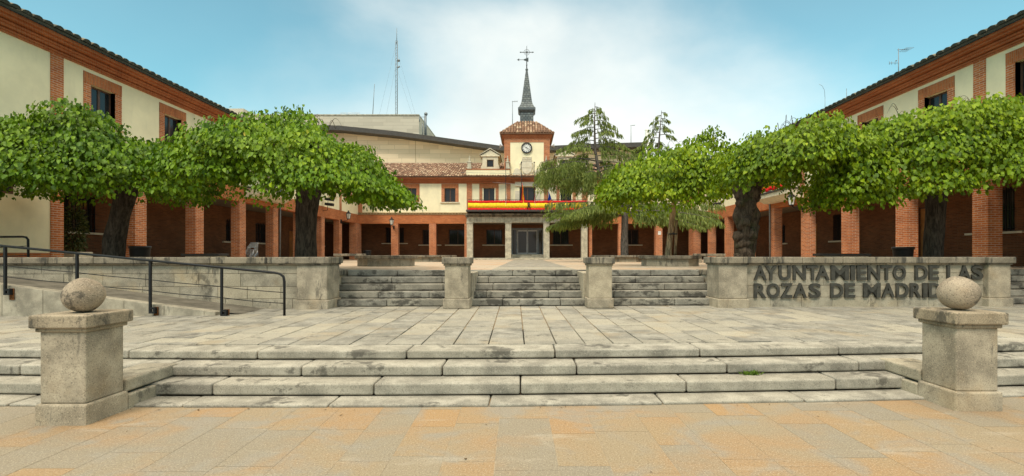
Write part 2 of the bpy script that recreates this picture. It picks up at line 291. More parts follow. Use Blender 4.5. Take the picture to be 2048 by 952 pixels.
# ------------------------------------------------------------------ mesh builder and scene helpers
OFF = {}
class MB:
    def __init__(s, warp=None): s.v = []; s.f = []; s.t = []; s.sm = []; s.mi = []; s.warp = warp; s.cur = 0
    def add(s, vs, fs, tone=None, smooth=False):
        o = len(s.v); tone = random.random() if tone is None else tone
        s.v += [tuple(s.warp(*p)) if s.warp else tuple(p) for p in vs]
        for f in fs: s.f.append([i + o for i in f]); s.t.append(tone); s.sm.append(smooth); s.mi.append(s.cur)
        return s
    def box(s, x0, x1, y0, y1, z0, z1, tone=None):
        x0, x1 = min(x0, x1), max(x0, x1); y0, y1 = min(y0, y1), max(y0, y1); z0, z1 = min(z0, z1), max(z0, z1)
        return s.add([(x0, y0, z0), (x1, y0, z0), (x1, y1, z0), (x0, y1, z0), (x0, y0, z1), (x1, y0, z1), (x1, y1, z1), (x0, y1, z1)],
                     [(0, 3, 2, 1), (4, 5, 6, 7), (0, 1, 5, 4), (1, 2, 6, 5), (2, 3, 7, 6), (3, 0, 4, 7)], tone)
    def prism(s, poly, axis, a, b, tone=None):
        """poly: 2-D outline; axis 'y': (x,z) outline extruded from y=a to y=b; axis 'x': (y,z); axis 'z': (x,y)"""
        def P(p, t): return {'y': (p[0], t, p[1]), 'x': (t, p[0], p[1]), 'z': (p[0], p[1], t)}[axis]
        n = len(poly)
        return s.add([P(p, a) for p in poly] + [P(p, b) for p in poly], [tuple(range(n)), tuple(range(2 * n - 1, n - 1, -1))] + [(i, i + n, (i + 1) % n + n, (i + 1) % n) for i in range(n)], tone)
    def tube(s, pts, r, n=8, tone=0.5, smooth=True, cap=True):
        pts = [Vector(p) for p in pts]; rr = r if isinstance(r, (list, tuple)) else [r] * len(pts)
        vs = []; up = None
        for i, p in enumerate(pts):
            d = (pts[min(i + 1, len(pts) - 1)] - pts[max(i - 1, 0)]).normalized()
            if up is None: up = Vector((0, 0, 1)) if abs(d.z) < 0.9 else Vector((1, 0, 0))
            a = d.cross(up)
            if a.length < 1e-4: a = d.orthogonal()
            a.normalize(); b = a.cross(d).normalized(); up = b
            for k in range(n):
                t = 2 * math.pi * (k + 0.5) / n; vs.append(p + (a * math.cos(t) + b * math.sin(t)) * rr[i])
        fs = [(i * n + k, i * n + (k + 1) % n, (i + 1) * n + (k + 1) % n, (i + 1) * n + k) for i in range(len(pts) - 1) for k in range(n)]
        if cap: fs += [tuple(range(n - 1, -1, -1)), tuple(range((len(pts) - 1) * n, len(pts) * n))]
        return s.add(vs, fs, tone, smooth)
    def lathe(s, prof, c=(0, 0), n=16, rot=0.0, smooth=True, tone=0.5, lump=None):
        vs = []
        for (r, z) in prof:
            for k in range(n):
                t = 2 * math.pi * k / n + rot; q = r * (lump(t, z) if lump else 1)
                vs.append((c[0] + q * math.cos(t), c[1] + q * math.sin(t), z))
        m = len(prof)
        fs = [(i * n + k, i * n + (k + 1) % n, (i + 1) * n + (k + 1) % n, (i + 1) * n + k) for i in range(m - 1) for k in range(n)]
        fs += [tuple(range(n - 1, -1, -1)), tuple(range((m - 1) * n, m * n))]
        return s.add(vs, fs, tone, smooth)
    def ball(s, c, r, n=16, sz=1.0, tone=0.5):
        pr = [(max(r * math.sin(math.pi * i / n), 0.0008), c[2] - r * sz * math.cos(math.pi * i / n)) for i in range(n + 1)]
        return s.lathe(pr, (c[0], c[1]), n * 2, tone=tone)
    def build(s, name, mat, parent=None, bevel=0.0, seg=2):
        me = bpy.data.meshes.new(name); off = OFF.get(parent, (0, 0, 0)) if parent else (0, 0, 0)
        me.from_pydata([(a - off[0], b - off[1], c - off[2]) for a, b, c in s.v], [], s.f); me.update()
        for mm in (mat if isinstance(mat, list) else [mat]): me.materials.append(mm)
        at = me.attributes.new('tone', 'FLOAT', 'FACE'); at.data.foreach_set('value', s.t)
        me.polygons.foreach_set('use_smooth', s.sm)
        if isinstance(mat, list): me.polygons.foreach_set('material_index', s.mi)
        o = bpy.data.objects.new(name, me); COL.objects.link(o)
        if parent: o.parent = parent; OFF[o] = off
        if bevel:
            b = o.modifiers.new('bevel', 'BEVEL'); b.width = bevel; b.segments = seg; b.limit_method = 'ANGLE'; b.angle_limit = R(40)
        return o
def tag(o, label, cat, group=None):
    o['label'] = label; o['category'] = cat
    if group: o['group'] = group
    return o
def thing(name, label, cat, loc=(0, 0, 0), group=None):
    o = bpy.data.objects.new(name, None); COL.objects.link(o); o.location = loc; o.empty_display_size = 0.2; OFF[o] = tuple(loc)
    return tag(o, label, cat, group)
def struct(o): o['kind'] = 'structure'; return o
def dup(o, d, parent=None):
    """a copy of a thing or part with copies of everything under it, shifted by d"""
    c = o.copy(); COL.objects.link(c); c.location = Vector(o.location) + Vector(d)
    if parent is not None: c.parent = parent
    kids = [k for k in o.children]
    for k in kids: dup(k, (0, 0, 0), c)
    return c

# terrace lines run a little askew to the town hall
def warp_low(x, y, z): return (x, y + 0.0304 * x + 0.0055 * x * x, z)
def warp_up(x, y, z): return (x, y + 0.034 * x, z)

# ------------------------------------------------------------------ ground
g = MB(); g.add([(-600, -200, -0.03), (600, -200, -0.03), (600, 900, -0.03), (-600, 900, -0.03)], [(0, 1, 2, 3)]); struct(g.build('ground', M['earth']))

def slabs(mb, x0, x1, y0, y1, z, rw, lens, gap, thick, skew=0.0, jit=0.0, front=None):
    x = x0
    while x < x1:
        w = rw * random.uniform(0.85, 1.15); y = y0 - random.uniform(0, lens[1])
        while y < y1:
            l = random.uniform(*lens); a, b = max(y, y0), min(y + l, y1)
            if b - a > 0.08:
                zz = z + random.uniform(-jit, jit); g2 = gap / 2
                def q(X, Y): return (X + skew * (Y - y0), Y)
                c = [q(x + g2, a + g2 * 1.2), q(x + w - g2, a + g2 * 1.2), q(x + w - g2, b - g2 * 1.2), q(x + g2, b - g2 * 1.2)]
                mb.add([(p[0], p[1], zz - thick) for p in c] + [(p[0], p[1], zz) for p in c], [(4, 5, 6, 7), (0, 1, 5, 4), (1, 2, 6, 5), (2, 3, 7, 6), (3, 0, 4, 7)])
            y += l
        x += w
b = MB(); b.add([(-40, -12, -0.002), (40, -12, -0.002), (40, 7, -0.002), (-40, 7, -0.002)], [(0, 1, 2, 3)]); struct(b.build('forecourt_bed', M['pale_joint']))
sl = MB(); slabs(sl, -14, 14, -3, 6.2, 0.0, 0.46, (0.5, 1.2), 0.004, 0.006, -0.02, 0.0003); struct(sl.build('forecourt', M['paving']))

# lower flight: four courses of long granite blocks, each block slightly out of line with the next
def course(mb, x0, x1, yf, depth, z0, z1, lens, gap=0.008, jit=0.006, start=None):
    x = x0
    while x < x1 - 0.05:
        l = random.uniform(*lens)
        if x1 - (x + l) < lens[0] * 0.4: l = x1 - x
        dy = random.uniform(-jit, jit); dz = random.uniform(-jit, jit) * 0.5
        mb.box(x + gap / 2, min(x + l, x1) - gap / 2, yf + dy, yf + depth, z0 + 0.012, z1 + dz)
        x += l
st = bpy.data.objects.new('lower_steps', None); COL.objects.link(st); struct(st); OFF[st] = (0, 0, 0)
for (yf, d, z0, z1, off, nm) in ((5.16, 0.34, -0.02, 0.03, -0.3, 'step'), (5.47, 0.36, 0.03, 0.17, 0.2, 'step'), (5.77, 0.40, 0.17, 0.302, 0.65, 'step'), (6.11, 0.42, 0.302, LZ, 0.1, 'step')):
    s_ = MB(warp_low); course(s_, -10.3 + off, 10.3, yf, d, z0, z1, (1.55, 1.95), 0.014, 0.007); s_.build(nm, M['gran_step'], st, 0.022, 3)
c_ = MB(warp_low); c_.box(-11, 11, 5.6, 6.4, -0.02, 0.02); c_.box(-11, 11, 5.9, 6.4, 0.02, 0.165); c_.box(-11, 11, 6.2, 6.5, 0.165, 0.29); c_.build('step_core', M['joint'], st)

# landing
b = MB(warp_low); b.box(-16, 16, 6.5, 12.2, 0.2, LZ - 0.012); struct(b.build('landing_bed', M['joint']))
lw = lambda x, y, z: (x, y + (0.0304 * x + 0.0055 * x * x) * max(0.0, (11.3 - y) / 4.8) + 0.034 * x * min(1.0, max(0.0, (y - 6.5) / 4.8)), z)
sl = MB(lw); slabs(sl, -16, 16, 6.535, 11.9, LZ, 0.45, (0.32, 0.75), 0.016, 0.05, -0.02, 0.004); struct(sl.build('landing', M['gran_slab'], None, 0.006, 1))

# upper flight
st = bpy.data.objects.new('upper_steps', None); COL.objects.link(st); struct(st); OFF[st] = (0, 0, 0)
RIS = (PZ - LZ) / 5
for k in range(5):
    s_ = MB(warp_up)
    course(s_, -4.62 - 0.2 * (k % 2), 4.66, 11.36 + 0.32 * k, 0.38, LZ + RIS * k, LZ + RIS * (k + 1), (1.1, 1.6), 0.01, 0.005)
    s_.build('step', M['gran_upstep'], st, 0.018, 2)
s_ = MB(warp_up); s_.box(-4.6, 4.6, 12.9, 13.2, LZ, PZ - 0.01); s_.build('step_core', M['joint'], st)
st = bpy.data.objects.new('side_steps', None); COL.objects.link(st); struct(st); OFF[st] = (0, 0, 0)
for k in range(5):
    s_ = MB(warp_up); course(s_, 11.46, 14.6, 11.36 + 0.32 * k, 0.38, LZ + RIS * k, LZ + RIS * (k + 1), (1.1, 1.6), 0.01, 0.005); s_.build('step', M['gran_upstep'], st, 0.018, 2)

# plaza sheet
b = MB(warp_up); b.box(-4.7, 4.7, 12.95, 16, PZ - 0.2, PZ - 0.004); b.box(-40, -4.7, 11.3, 16, PZ - 0.2, PZ - 0.004); b.box(4.7, 11.46, 11.3, 16, PZ - 0.2, PZ - 0.004); b.box(11.46, 40, 12.95, 16, PZ - 0.2, PZ - 0.004)
b.box(-40, 40, 16, 60, PZ - 0.2, PZ - 0.004)
struct(b.build('upper_plaza', M['plaza']))
b = MB(warp_up)
for i in range(9): b.box(-0.9, 1.4, 13.1 + i * 3, 15.6 + i * 3, PZ - 0.05, PZ + 0.002)
struct(b.build('plaza_path', M['gran_slab']))

# ------------------------------------------------------------------ pillars with balls
def ball_pillar(cx, cy, top, r, label):
    t = thing('ball_pillar', label, 'stone pillar', (cx, cy, 0), 'ball pillars beside the lower steps')
    h = 0.22
    m = MB(); m.box(cx - h - 0.028, cx + h + 0.028, cy - h - 0.028, cy + h + 0.028, -0.02, 0.2); m.build('plinth', M['gran_pillar'], t, 0.02)
    m = MB(); m.box(cx - h, cx + h, cy - h, cy + h, 0.2, top - 0.16); m.build('shaft', M['gran_pillar'], t, 0.015)
    m = MB(); m.box(cx - h - 0.025, cx + h + 0.025, cy - h - 0.025, cy + h + 0.025, top - 0.165, top - 0.125); m.build('moulding', M['gran_cap'], t, 0.012)
    m = MB(); m.box(cx - h - 0.058, cx + h + 0.058, cy - h - 0.058, cy + h + 0.058, top - 0.125, top); m.build('cap', M['gran_cap'], t, 0.014)
    m = MB(); m.ball((cx, cy, top + r * 0.985), r, 24)
    m.v = [tuple(Vector(p) + (Vector(p) - Vector((cx, cy, top + r))).normalized() * (0.006 * math.sin(p[0] * 23 + p[2] * 9) * math.sin(p[1] * 19 + 2))) for p in m.v]
    m.build('ball', M['gran_ball'], t)
    return t
ball_pillar(-4.44, 4.83, 1.055, 0.172, 'granite pillar with a stone ball, in front of the ramp railing')
ball_pillar(4.74, 5.25, 1.03, 0.183, 'granite pillar with a stone ball, in front of the wall lettering')
for s, cx, y0, lb in ((-1, -4.44, 5.08, 'stepped granite cheek blocks behind the ball pillar near the ramp'), (1, 4.74, 5.50, 'stepped granite cheek blocks behind the ball pillar near the lettering')):
    t = thing('cheek_wall', lb, 'low wall', (cx, y0, 0), 'cheek blocks of the lower steps')
    yb = 5.52 + 0.0304 * cx + 0.0055 * cx * cx
    m = MB(); m.box(cx - 0.25, cx + 0.25, y0, yb + 0.03, -0.02, 0.155); m.build('lower_block', M['gran_wall'], t, 0.015)
    m = MB(); m.box(cx - 0.22, cx + 0.22, y0, yb + 0.36, 0.178, 0.315); m.build('upper_block', M['gran_wall'], t, 0.02)

# ------------------------------------------------------------------ gate pillars of the upper flight
def gate_pillar(px, label):
    cx = PX(px, 11.05); cy = 11.1 + 0.034 * cx
    t = thing('stair_pillar', label, 'stone pillar', (cx, cy, LZ), 'pillars dividing the upper steps')
    m = MB(); m.box(cx - 0.30, cx + 0.30, cy - 0.28, cy + 0.28, LZ, LZ + 0.225); m.build('plinth', M['gran_pillar'], t, 0.02)
    m = MB(); m.box(cx - 0.265, cx + 0.265, cy - 0.25, cy + 0.25, LZ + 0.225, 1.39); m.build('shaft', M['granite'], t, 0.015)
    m = MB(); m.box(cx - 0.29, cx + 0.29, cy - 0.27, cy + 0.27, 1.385, 1.43); m.build('moulding', M['gran_cap'], t, 0.012)
    m = MB(); m.box(cx - 0.325, cx + 0.325, cy - 0.31, cy + 0.31, 1.43, 1.578); m.build('cap', M['gran_top'], t, 0.02)
    m = MB(); m.box(cx - 0.33, cx + 0.31, cy + 0.282, cy + 1.7, LZ, PZ - 0.03); m.build('cheek_block', M['gran_wall'], t, 0.015)
gate_pillar(916, 'square granite pillar between the first and second stair runs, nearer the ramp')
gate_pillar(1199, 'square granite pillar between the second and third stair runs, nearer the lettering')

# ------------------------------------------------------------------ retaining walls
def block_wall(mb, x0, x1, yf, th, z0, z1, courses, lens, gap=0.006):
    hs = [(z1 - z0) * c / sum(courses) for c in courses]; z = z0
    for h in hs:
        x = x0 - random.uniform(0, lens[0] * 0.6)
        while x < x1:
            l = random.uniform(*lens); a, b_ = max(x, x0), min(x + l, x1)
            if b_ - a > 0.07: mb.box(a + gap / 2, b_ - gap / 2, yf + random.uniform(-0.004, 0.004), yf + th, z + gap / 2, z + h - gap / 2)
            x += l
        z += h
def coping(mb, x0, x1, yf, th, z0, z1, lens):
    x = x0
    while x < x1 - 0.01:
        l = random.uniform(*lens); l = l if x1 - x - l > 0.4 else x1 - x
        mb.box(x + 0.003, x + l - 0.003, yf, yf + th, z0, z1 + random.uniform(-0.004, 0.004)); x += l
def retaining(x0, x1, piers, label, side):
    t = thing('retaining_wall', label, 'stone wall', ((x0 + x1) / 2, 11.2 + 0.034 * (x0 + x1) / 2, LZ))
    m = MB(warp_up); block_wall(m, x0, x1, 11.0, 0.5, LZ - 0.02, 1.40, (1.0, 1.15, 1.2, 0.8), (0.45, 1.0)); m.build('masonry', M['gran_wall'], t, 0.008)
    m = MB(warp_up); m.box(x0 + 0.02, x1 - 0.02, 11.03, 11.48, LZ - 0.02, 1.39); m.build('core', M['joint'], t)
    m = MB(warp_up); coping(m, x0 - (0.03 if side < 0 else 0), x1, 10.955, 0.6, 1.40, 1.435, (0.9, 1.4)); m.build('moulding', M['gran_cap'], t, 0.01)
    m = MB(warp_up); coping(m, x0 - (0.08 if side < 0 else 0), x1, 10.90, 0.7, 1.435, 1.582, (0.85, 1.35)); m.build('coping', M['gran_top'], t, 0.022, 3)
    for (a, b_) in piers:
        m = MB(warp_up); m.box(a - 0.03, b_ + 0.03, 10.83, 11.62, LZ - 0.02, LZ + 0.2); m.box(a, b_, 10.87, 11.6, LZ + 0.2, 1.40); m.build('pier', M['gran_pillar'], t, 0.02)
        m = MB(warp_up); m.box(a - 0.03, b_ + 0.03, 10.84, 11.63, 1.40, 1.436); m.box(a - 0.065, b_ + 0.065, 10.80, 11.66, 1.436, 1.586); m.build('pier_cap', M['gran_top'], t, 0.02)
retaining(-11.75, -5.09, [(-5.09, -4.42)], 'stained granite block wall behind the ramp with black railing', -1)
retaining(5.12, 10.86, [(4.45, 5.12), (10.86, 11.4)], 'stained granite block wall carrying dark metal lettering', 1)
for s, lb in ((-1, 'stone side wall at the ramp end of the upper steps'), (1, 'stone side wall at the lettering end of the upper steps')):
    t = thing('stair_cheek', lb, 'low wall', (s * 4.8, 12.2, LZ))
    m = MB(warp_up); a, b_ = (-5.0, -4.65) if s < 0 else (4.69, 5.0)
    block_wall(m, a, b_, 11.66, 1.3, LZ, PZ - 0.12, (1, 1), (0.5, 0.6)); m.build('masonry', M['gran_wall'], t, 0.008)
    m = MB(warp_up); m.box(a - 0.02, b_ + 0.02, 11.64, 12.98, PZ - 0.12, PZ + 0.01); m.build('coping', M['gran_top'], t, 0.015)

# lettering on the wall: each letter a metal body of its own
t = thing('wall_lettering', 'two lines of dark metal capital letters fixed to the granite wall', 'lettering', (7.8, 11.24, 0.6))
L1 = [('A', 1503, 1529), ('Y', 1525, 1550), ('U', 1553, 1577), ('N', 1582, 1608), ('T', 1610, 1633), ('A', 1628, 1656), ('M', 1659, 1695), ('I', 1699, 1708), ('E', 1712, 1731), ('N', 1734, 1759), ('T', 1761, 1784), ('O', 1786, 1812), ('D', 1831, 1857), ('E', 1860, 1880), ('L', 1897, 1915), ('A', 1920, 1946), ('S', 1948, 1972)]
L2 = [('R', 1503, 1528), ('O', 1529, 1555), ('Z', 1557, 1581), ('A', 1583, 1610), ('S', 1614, 1638), ('D', 1658, 1684), ('E', 1687, 1708), ('M', 1725, 1760), ('A', 1763, 1789), ('D', 1792, 1818), ('R', 1821, 1844), ('I', 1847, 1856), ('D', 1859, 1885)]
def glyph(ch):
    c = bpy.data.curves.new('glyph', 'FONT'); c.body = ch; c.extrude = 0.045; c.offset = 0.028; c.bevel_depth = 0.0; c.resolution_u = 4
    o = bpy.data.objects.new('glyph', c); COL.objects.link(o)
    dg = bpy.context.evaluated_depsgraph_get(); dg.update()
    me = bpy.data.meshes.new_from_object(o.evaluated_get(dg)); bpy.data.objects.remove(o); bpy.data.curves.remove(c)
    return me
GL = {}
for line, py0, py1 in ((L1, 531, 560), (L2, 566, 595)):
    for ch, a, b_ in line:
        if ch not in GL: GL[ch] = glyph(ch)
        me = GL[ch].copy(); me.name = 'letter'
        vs = np.array([v.co[:] for v in me.vertices])
        yw = 11.0 + 0.034 * 7.8
        x0, x1 = PX(a, yw), PX(b_, yw); z0, z1 = PY(py1, yw), PY(py0, yw)
        mn, mxx = vs.min(0), vs.max(0)
        X = x0 + (vs[:, 0] - mn[0]) / (mxx[0] - mn[0]) * (x1 - x0); Zc = z0 + (vs[:, 1] - mn[1]) / (mxx[1] - mn[1]) * (z1 - z0)
        Y = 11.0 + 0.034 * X - 0.10 - (vs[:, 2] - mn[2]) / (mxx[2] - mn[2]) * 0.035 + 0.09
        co = np.stack([X - OFF[t][0], Y - OFF[t][1], Zc - OFF[t][2]], 1)
        me.vertices.foreach_set('co', co.ravel()); me.update(); me.materials.clear(); me.materials.append(M['letter'])
        o = bpy.data.objects.new('letter', me); COL.objects.link(o); o.parent = t

# ------------------------------------------------------------------ ramp and railings
RY0, RY1 = 9.82, 10.98
def rz(x): return LZ + max(0.0, min(PZ - LZ, 0.135 * (-5.85 - x)))
t = struct(bpy.data.objects.new('ramp', None)); COL.objects.link(t); OFF[t] = (0, 0, 0)
m = MB(warp_up); m.add([(-15, RY0 + 0.2, rz(-15) + 0.002), (-11.9, RY0 + 0.2, rz(-11.9) + 0.002), (-5.85, RY0 + 0.2, LZ + 0.006), (-5.85, RY1 + 0.35, LZ + 0.006), (-11.9, RY1 + 0.35, rz(-11.9) + 0.002), (-15, RY1 + 0.35, rz(-15) + 0.002)], [(0, 1, 4, 5), (1, 2, 3, 4)]); m.build('ramp_surface', M['ramp'], t)
x = -15.0; m = MB(warp_up)
while x < -6.2:
    x2 = min(x + 0.78, -6.2)
    m.add([(x + 0.003, RY0, LZ - 0.05), (x2 - 0.003, RY0, LZ - 0.05), (x2 - 0.003, RY0 + 0.2, LZ - 0.05), (x + 0.003, RY0 + 0.2, LZ - 0.05), (x + 0.003, RY0, rz(x) + 0.02), (x2 - 0.003, RY0, rz(x2) + 0.02), (x2 - 0.003, RY0 + 0.2, rz(x2) + 0.02), (x + 0.003, RY0 + 0.2, rz(x) + 0.02)],
          [(0, 3, 2, 1), (4, 5, 6, 7), (0, 1, 5, 4), (1, 2, 6, 5), (2, 3, 7, 6), (3, 0, 4, 7)]); x = x2
m.build('ramp_curb', M['concrete'], t, 0.006, 1)

RW = 9.76 - 0.2
def wy(x): return RW + 0.2 + 0.034 * x - 0.0
t = thing('ramp_railing', 'long black metal handrail descending beside the ramp', 'railing', (-4.8, wy(-4.8), LZ))
def railz(x): return 1.262 + 0.1015 * (-4.86 - x)
m = MB(); pts = [(-13.2, wy(-13.2), railz(-13.2)), (-5.0, wy(-5.0), railz(-5.0)), (-4.9, wy(-4.9), railz(-4.9) - 0.012), (-4.83, wy(-4.83), railz(-4.83) - 0.06), (-4.81, wy(-4.81), railz(-4.8) - 0.16), (-4.81, wy(-4.81), LZ)]
m.tube(pts, 0.024, 10); m.build('handrail', M['iron'], t)
for px in (20, 158, 300, 440):
    x = PX(px, 9.5); m = MB(); zb = max(LZ + 0.05, rz(x) - 0.16) if px < 430 else LZ
    x_ = x
    m.box(x - 0.02, x + 0.02, wy(x) - 0.02, wy(x) + 0.02, zb, railz(x) - 0.02); p = m.build('post', M['iron'], t)
    m = MB(); m.box(x + 0.022, x + 0.10, wy(x) - 0.02, wy(x) + 0.06, zb, zb + 0.035); m.box(x + 0.065, x + 0.10, wy(x) - 0.02, wy(x) + 0.06, zb + 0.037, zb + 0.12); m.box(x + 0.022, x + 0.06, wy(x) - 0.02, wy(x) + 0.06, zb + 0.085, zb + 0.12); m.build('bracket', M['iron'], p)
    m = MB(); m.box(x + 0.03, x + 0.12, wy(x) + 0.046, wy(x) + 0.058, max(LZ + 0.004, zb - 0.1), zb + 0.125); m.build('rust_stain', M['rust'], p)
for dz, sag in ((0.42, 0.012), (0.66, 0.016)):
    m = MB(); pp = []
    for i in range(42):
        x = -13.2 + (13.2 - 4.82) * i / 41; pp.append((x, wy(x), railz(x) - dz * (0.9 + 0.0 * x) - sag * math.sin(math.pi * ((x + 4.8) / 1.38 % 1))))
    m.tube(pp, 0.008, 6); m.build('wire', M['iron'], t)
t = thing('short_railing', 'short black railing with rounded corner above the end of the ramp wall', 'railing', (-12.9, 12.2, PZ))
m = MB(); yb = 12.2
m.tube([(-15.0, yb, 2.075), (-12.78, yb, 2.095), (-12.68, yb, 2.08), (-12.63, yb, 2.02), (-12.62, yb, PZ)], 0.026, 10); m.build('handrail', M['iron'], t)
for z in (1.86, 1.62):
    m = MB(); m.tube([(-15.0, yb, z - 0.12), (-12.62, yb, z)], 0.009, 6); m.build('wire', M['iron'], t)

# ------------------------------------------------------------------ planters, benches, bins
def octagon(r, cx, cy, rot=math.pi / 8): return [(cx + r * math.cos(rot + i * math.pi / 4), cy + r * math.sin(rot + i * math.pi / 4)) for i in range(8)]
def planter(cx, cy, r, label, seg=1.0):
    t = thing('stone_planter', label, 'planter', (cx, cy, PZ), 'octagonal stone planters on the plaza')
    top = 1.615
    o_, i_ = octagon(r * 0.95, cx, cy), octagon(r * 0.80, cx, cy)
    m = MB()
    for k in range(8):
        for (u, v) in ((0.004, 0.5), (0.5, 0.996)):
            def L(P, Q, s): return (P[0] + (Q[0] - P[0]) * s, P[1] + (Q[1] - P[1]) * s)
            a, b_, c, d = L(o_[k], o_[(k + 1) % 8], u + 0.003), L(o_[k], o_[(k + 1) % 8], v - 0.003), L(i_[k], i_[(k + 1) % 8], v - 0.003), L(i_[k], i_[(k + 1) % 8], u + 0.003)
            m.prism([a, b_, c, d], 'z', PZ - 0.02, top - 0.12)
    m.build('kerb_stones', M['gran_wall'], t, 0.01)
    o_, i_ = octagon(r * 1.04, cx, cy), octagon(r * 0.74, cx, cy); m = MB()
    for k in range(8):
        a, b_, c, d = L(o_[k], o_[(k + 1) % 8], 0.004), L(o_[k], o_[(k + 1) % 8], 0.996), L(i_[k], i_[(k + 1) % 8], 0.996), L(i_[k], i_[(k + 1) % 8], 0.004)
        m.prism([a, b_, c, d], 'z', top - 0.12, top)
    m.build('coping', M['gran_top'], t, 0.015)
    m = MB(); m.prism(octagon(r * 0.78, cx, cy), 'z', PZ, top - 0.1); m.build('soil', M['earth'], t)
planter(-5.06, 17.55, 1.07, 'octagonal granite planter without a tree, between the upper steps and the arcade')
planter(5.28, 17.55, 1.07, 'octagonal granite planter holding the staked young tree')
planter(-5.9, 29.0, 1.75, 'farther octagonal granite planter in front of the brick arcade, no tree')
planter(5.75, 29.0, 1.75, 'farther octagonal granite planter holding the cedar')
def bench(px0, px1, Y, label, lightpx):
    a, b_ = PX(px0, Y), PX(px1, Y); t = thing('stone_bench', label, 'bench', ((a + b_) / 2, Y, PZ), 'dark topped benches behind the terrace walls')
    m = MB(); m.box(a, b_, Y, Y + 0.5, 1.60, 1.672); m.build('seat', M['iron'] if False else M['roof_dark'], t, 0.01)
    m = MB(); m.box(a + 0.1, PX(lightpx, Y), Y + 0.06, Y + 0.46, PZ - 0.01, 1.598); m.build('base', M['cream_stone'], t, 0.01)
bench(361, 438, 15.0, 'low bench with dark slab seat seen over the ramp wall', 436)
bench(1644, 1743, 15.0, 'low bench with dark slab seat seen over the lettered wall', 1741)
def small_bench(px, Y, label):
    x = PX(px, Y); t = thing('granite_bench', label, 'bench', (x, Y, PZ), 'small granite benches near the arcade corners')
    m = MB(); m.box(x - 0.75, x + 0.75, Y - 0.25, Y + 0.25, PZ + 0.34, PZ + 0.46); m.build('seat', M['gran_top'], t, 0.015)
    for s in (-1, 1):
        m = MB(); m.box(x + s * 0.55 - 0.12, x + s * 0.55 + 0.12, Y - 0.18, Y + 0.18, PZ - 0.01, PZ + 0.338); m.build('leg', M['granite'], t, 0.015)
small_bench(700, 24.5, 'small granite bench near the corner lantern, beyond the empty planter')
small_bench(1418, 24.5, 'small granite bench beyond the planter with the staked tree')
def bin_(px, Y, h, label):
    x = PX(px, Y); t = thing('litter_bin', label, 'litter bin', (x, Y, PZ), 'black litter bins behind the terrace walls')
    r = 0.27; z = PZ
    m = MB(); m.lathe([(r * 0.86, z + 0.06), (r * 0.9, z + 0.1), (r, z + h - 0.1), (r, z + h - 0.08)], (x, Y), 20); m.build('body', M['iron'], t)
    m = MB(); m.lathe([(r * 1.08, z + h - 0.08), (r * 1.1, z + h - 0.05), (r * 1.08, z + h), (r * 0.9, z + h)], (x, Y), 20); m.build('rim', M['black'], t)
    m = MB(); m.lathe([(r * 0.5, z), (r * 0.5, z + 0.06)], (x, Y), 12); m.build('foot', M['steel'], t)
bin_(280, 15.2, 0.68, 'black litter bin beside the leaning tree trunk')
bin_(1806, 15.2, 0.65, 'black litter bin by the brick pillar over the lettered wall')
bin_(735, 37.0, 0.75, 'small dark litter bin inside the arcade under the corner window')

# ------------------------------------------------------------------ buildings: shared pieces
def holes_wall(mb, axis, p0, p1, u0, u1, z0, z1, holes):
    """slab wall between planes p0..p1; axis 'x' wall runs along Y at x=p; axis 'y' runs along X at y=p; holes: (ua,ub,za,zb)"""
    us = sorted({u0, u1, *[h[0] for h in holes], *[h[1] for h in holes]}); us = [u for u in us if u0 <= u <= u1]
    for a, b_ in zip(us, us[1:]):
        hz = sorted([(h[2], h[3]) for h in holes if h[0] <= a + 1e-6 and h[1] >= b_ - 1e-6]); z = z0
        for c, d in hz + [(z1, z1)]:
            if c - z > 1e-4:
                if axis == 'x': mb.box(p0, p1, a, b_, z, c, 0.5)
                else: mb.box(a, b_, p0, p1, z, c, 0.5)
            z = d
def abox(mb, axis, p0, p1, u0, u1, z0, z1, tone=0.5):
    if axis == 'x': mb.box(p0, p1, u0, u1, z0, z1, tone)
    else: mb.box(u0, u1, p0, p1, z0, z1, tone)
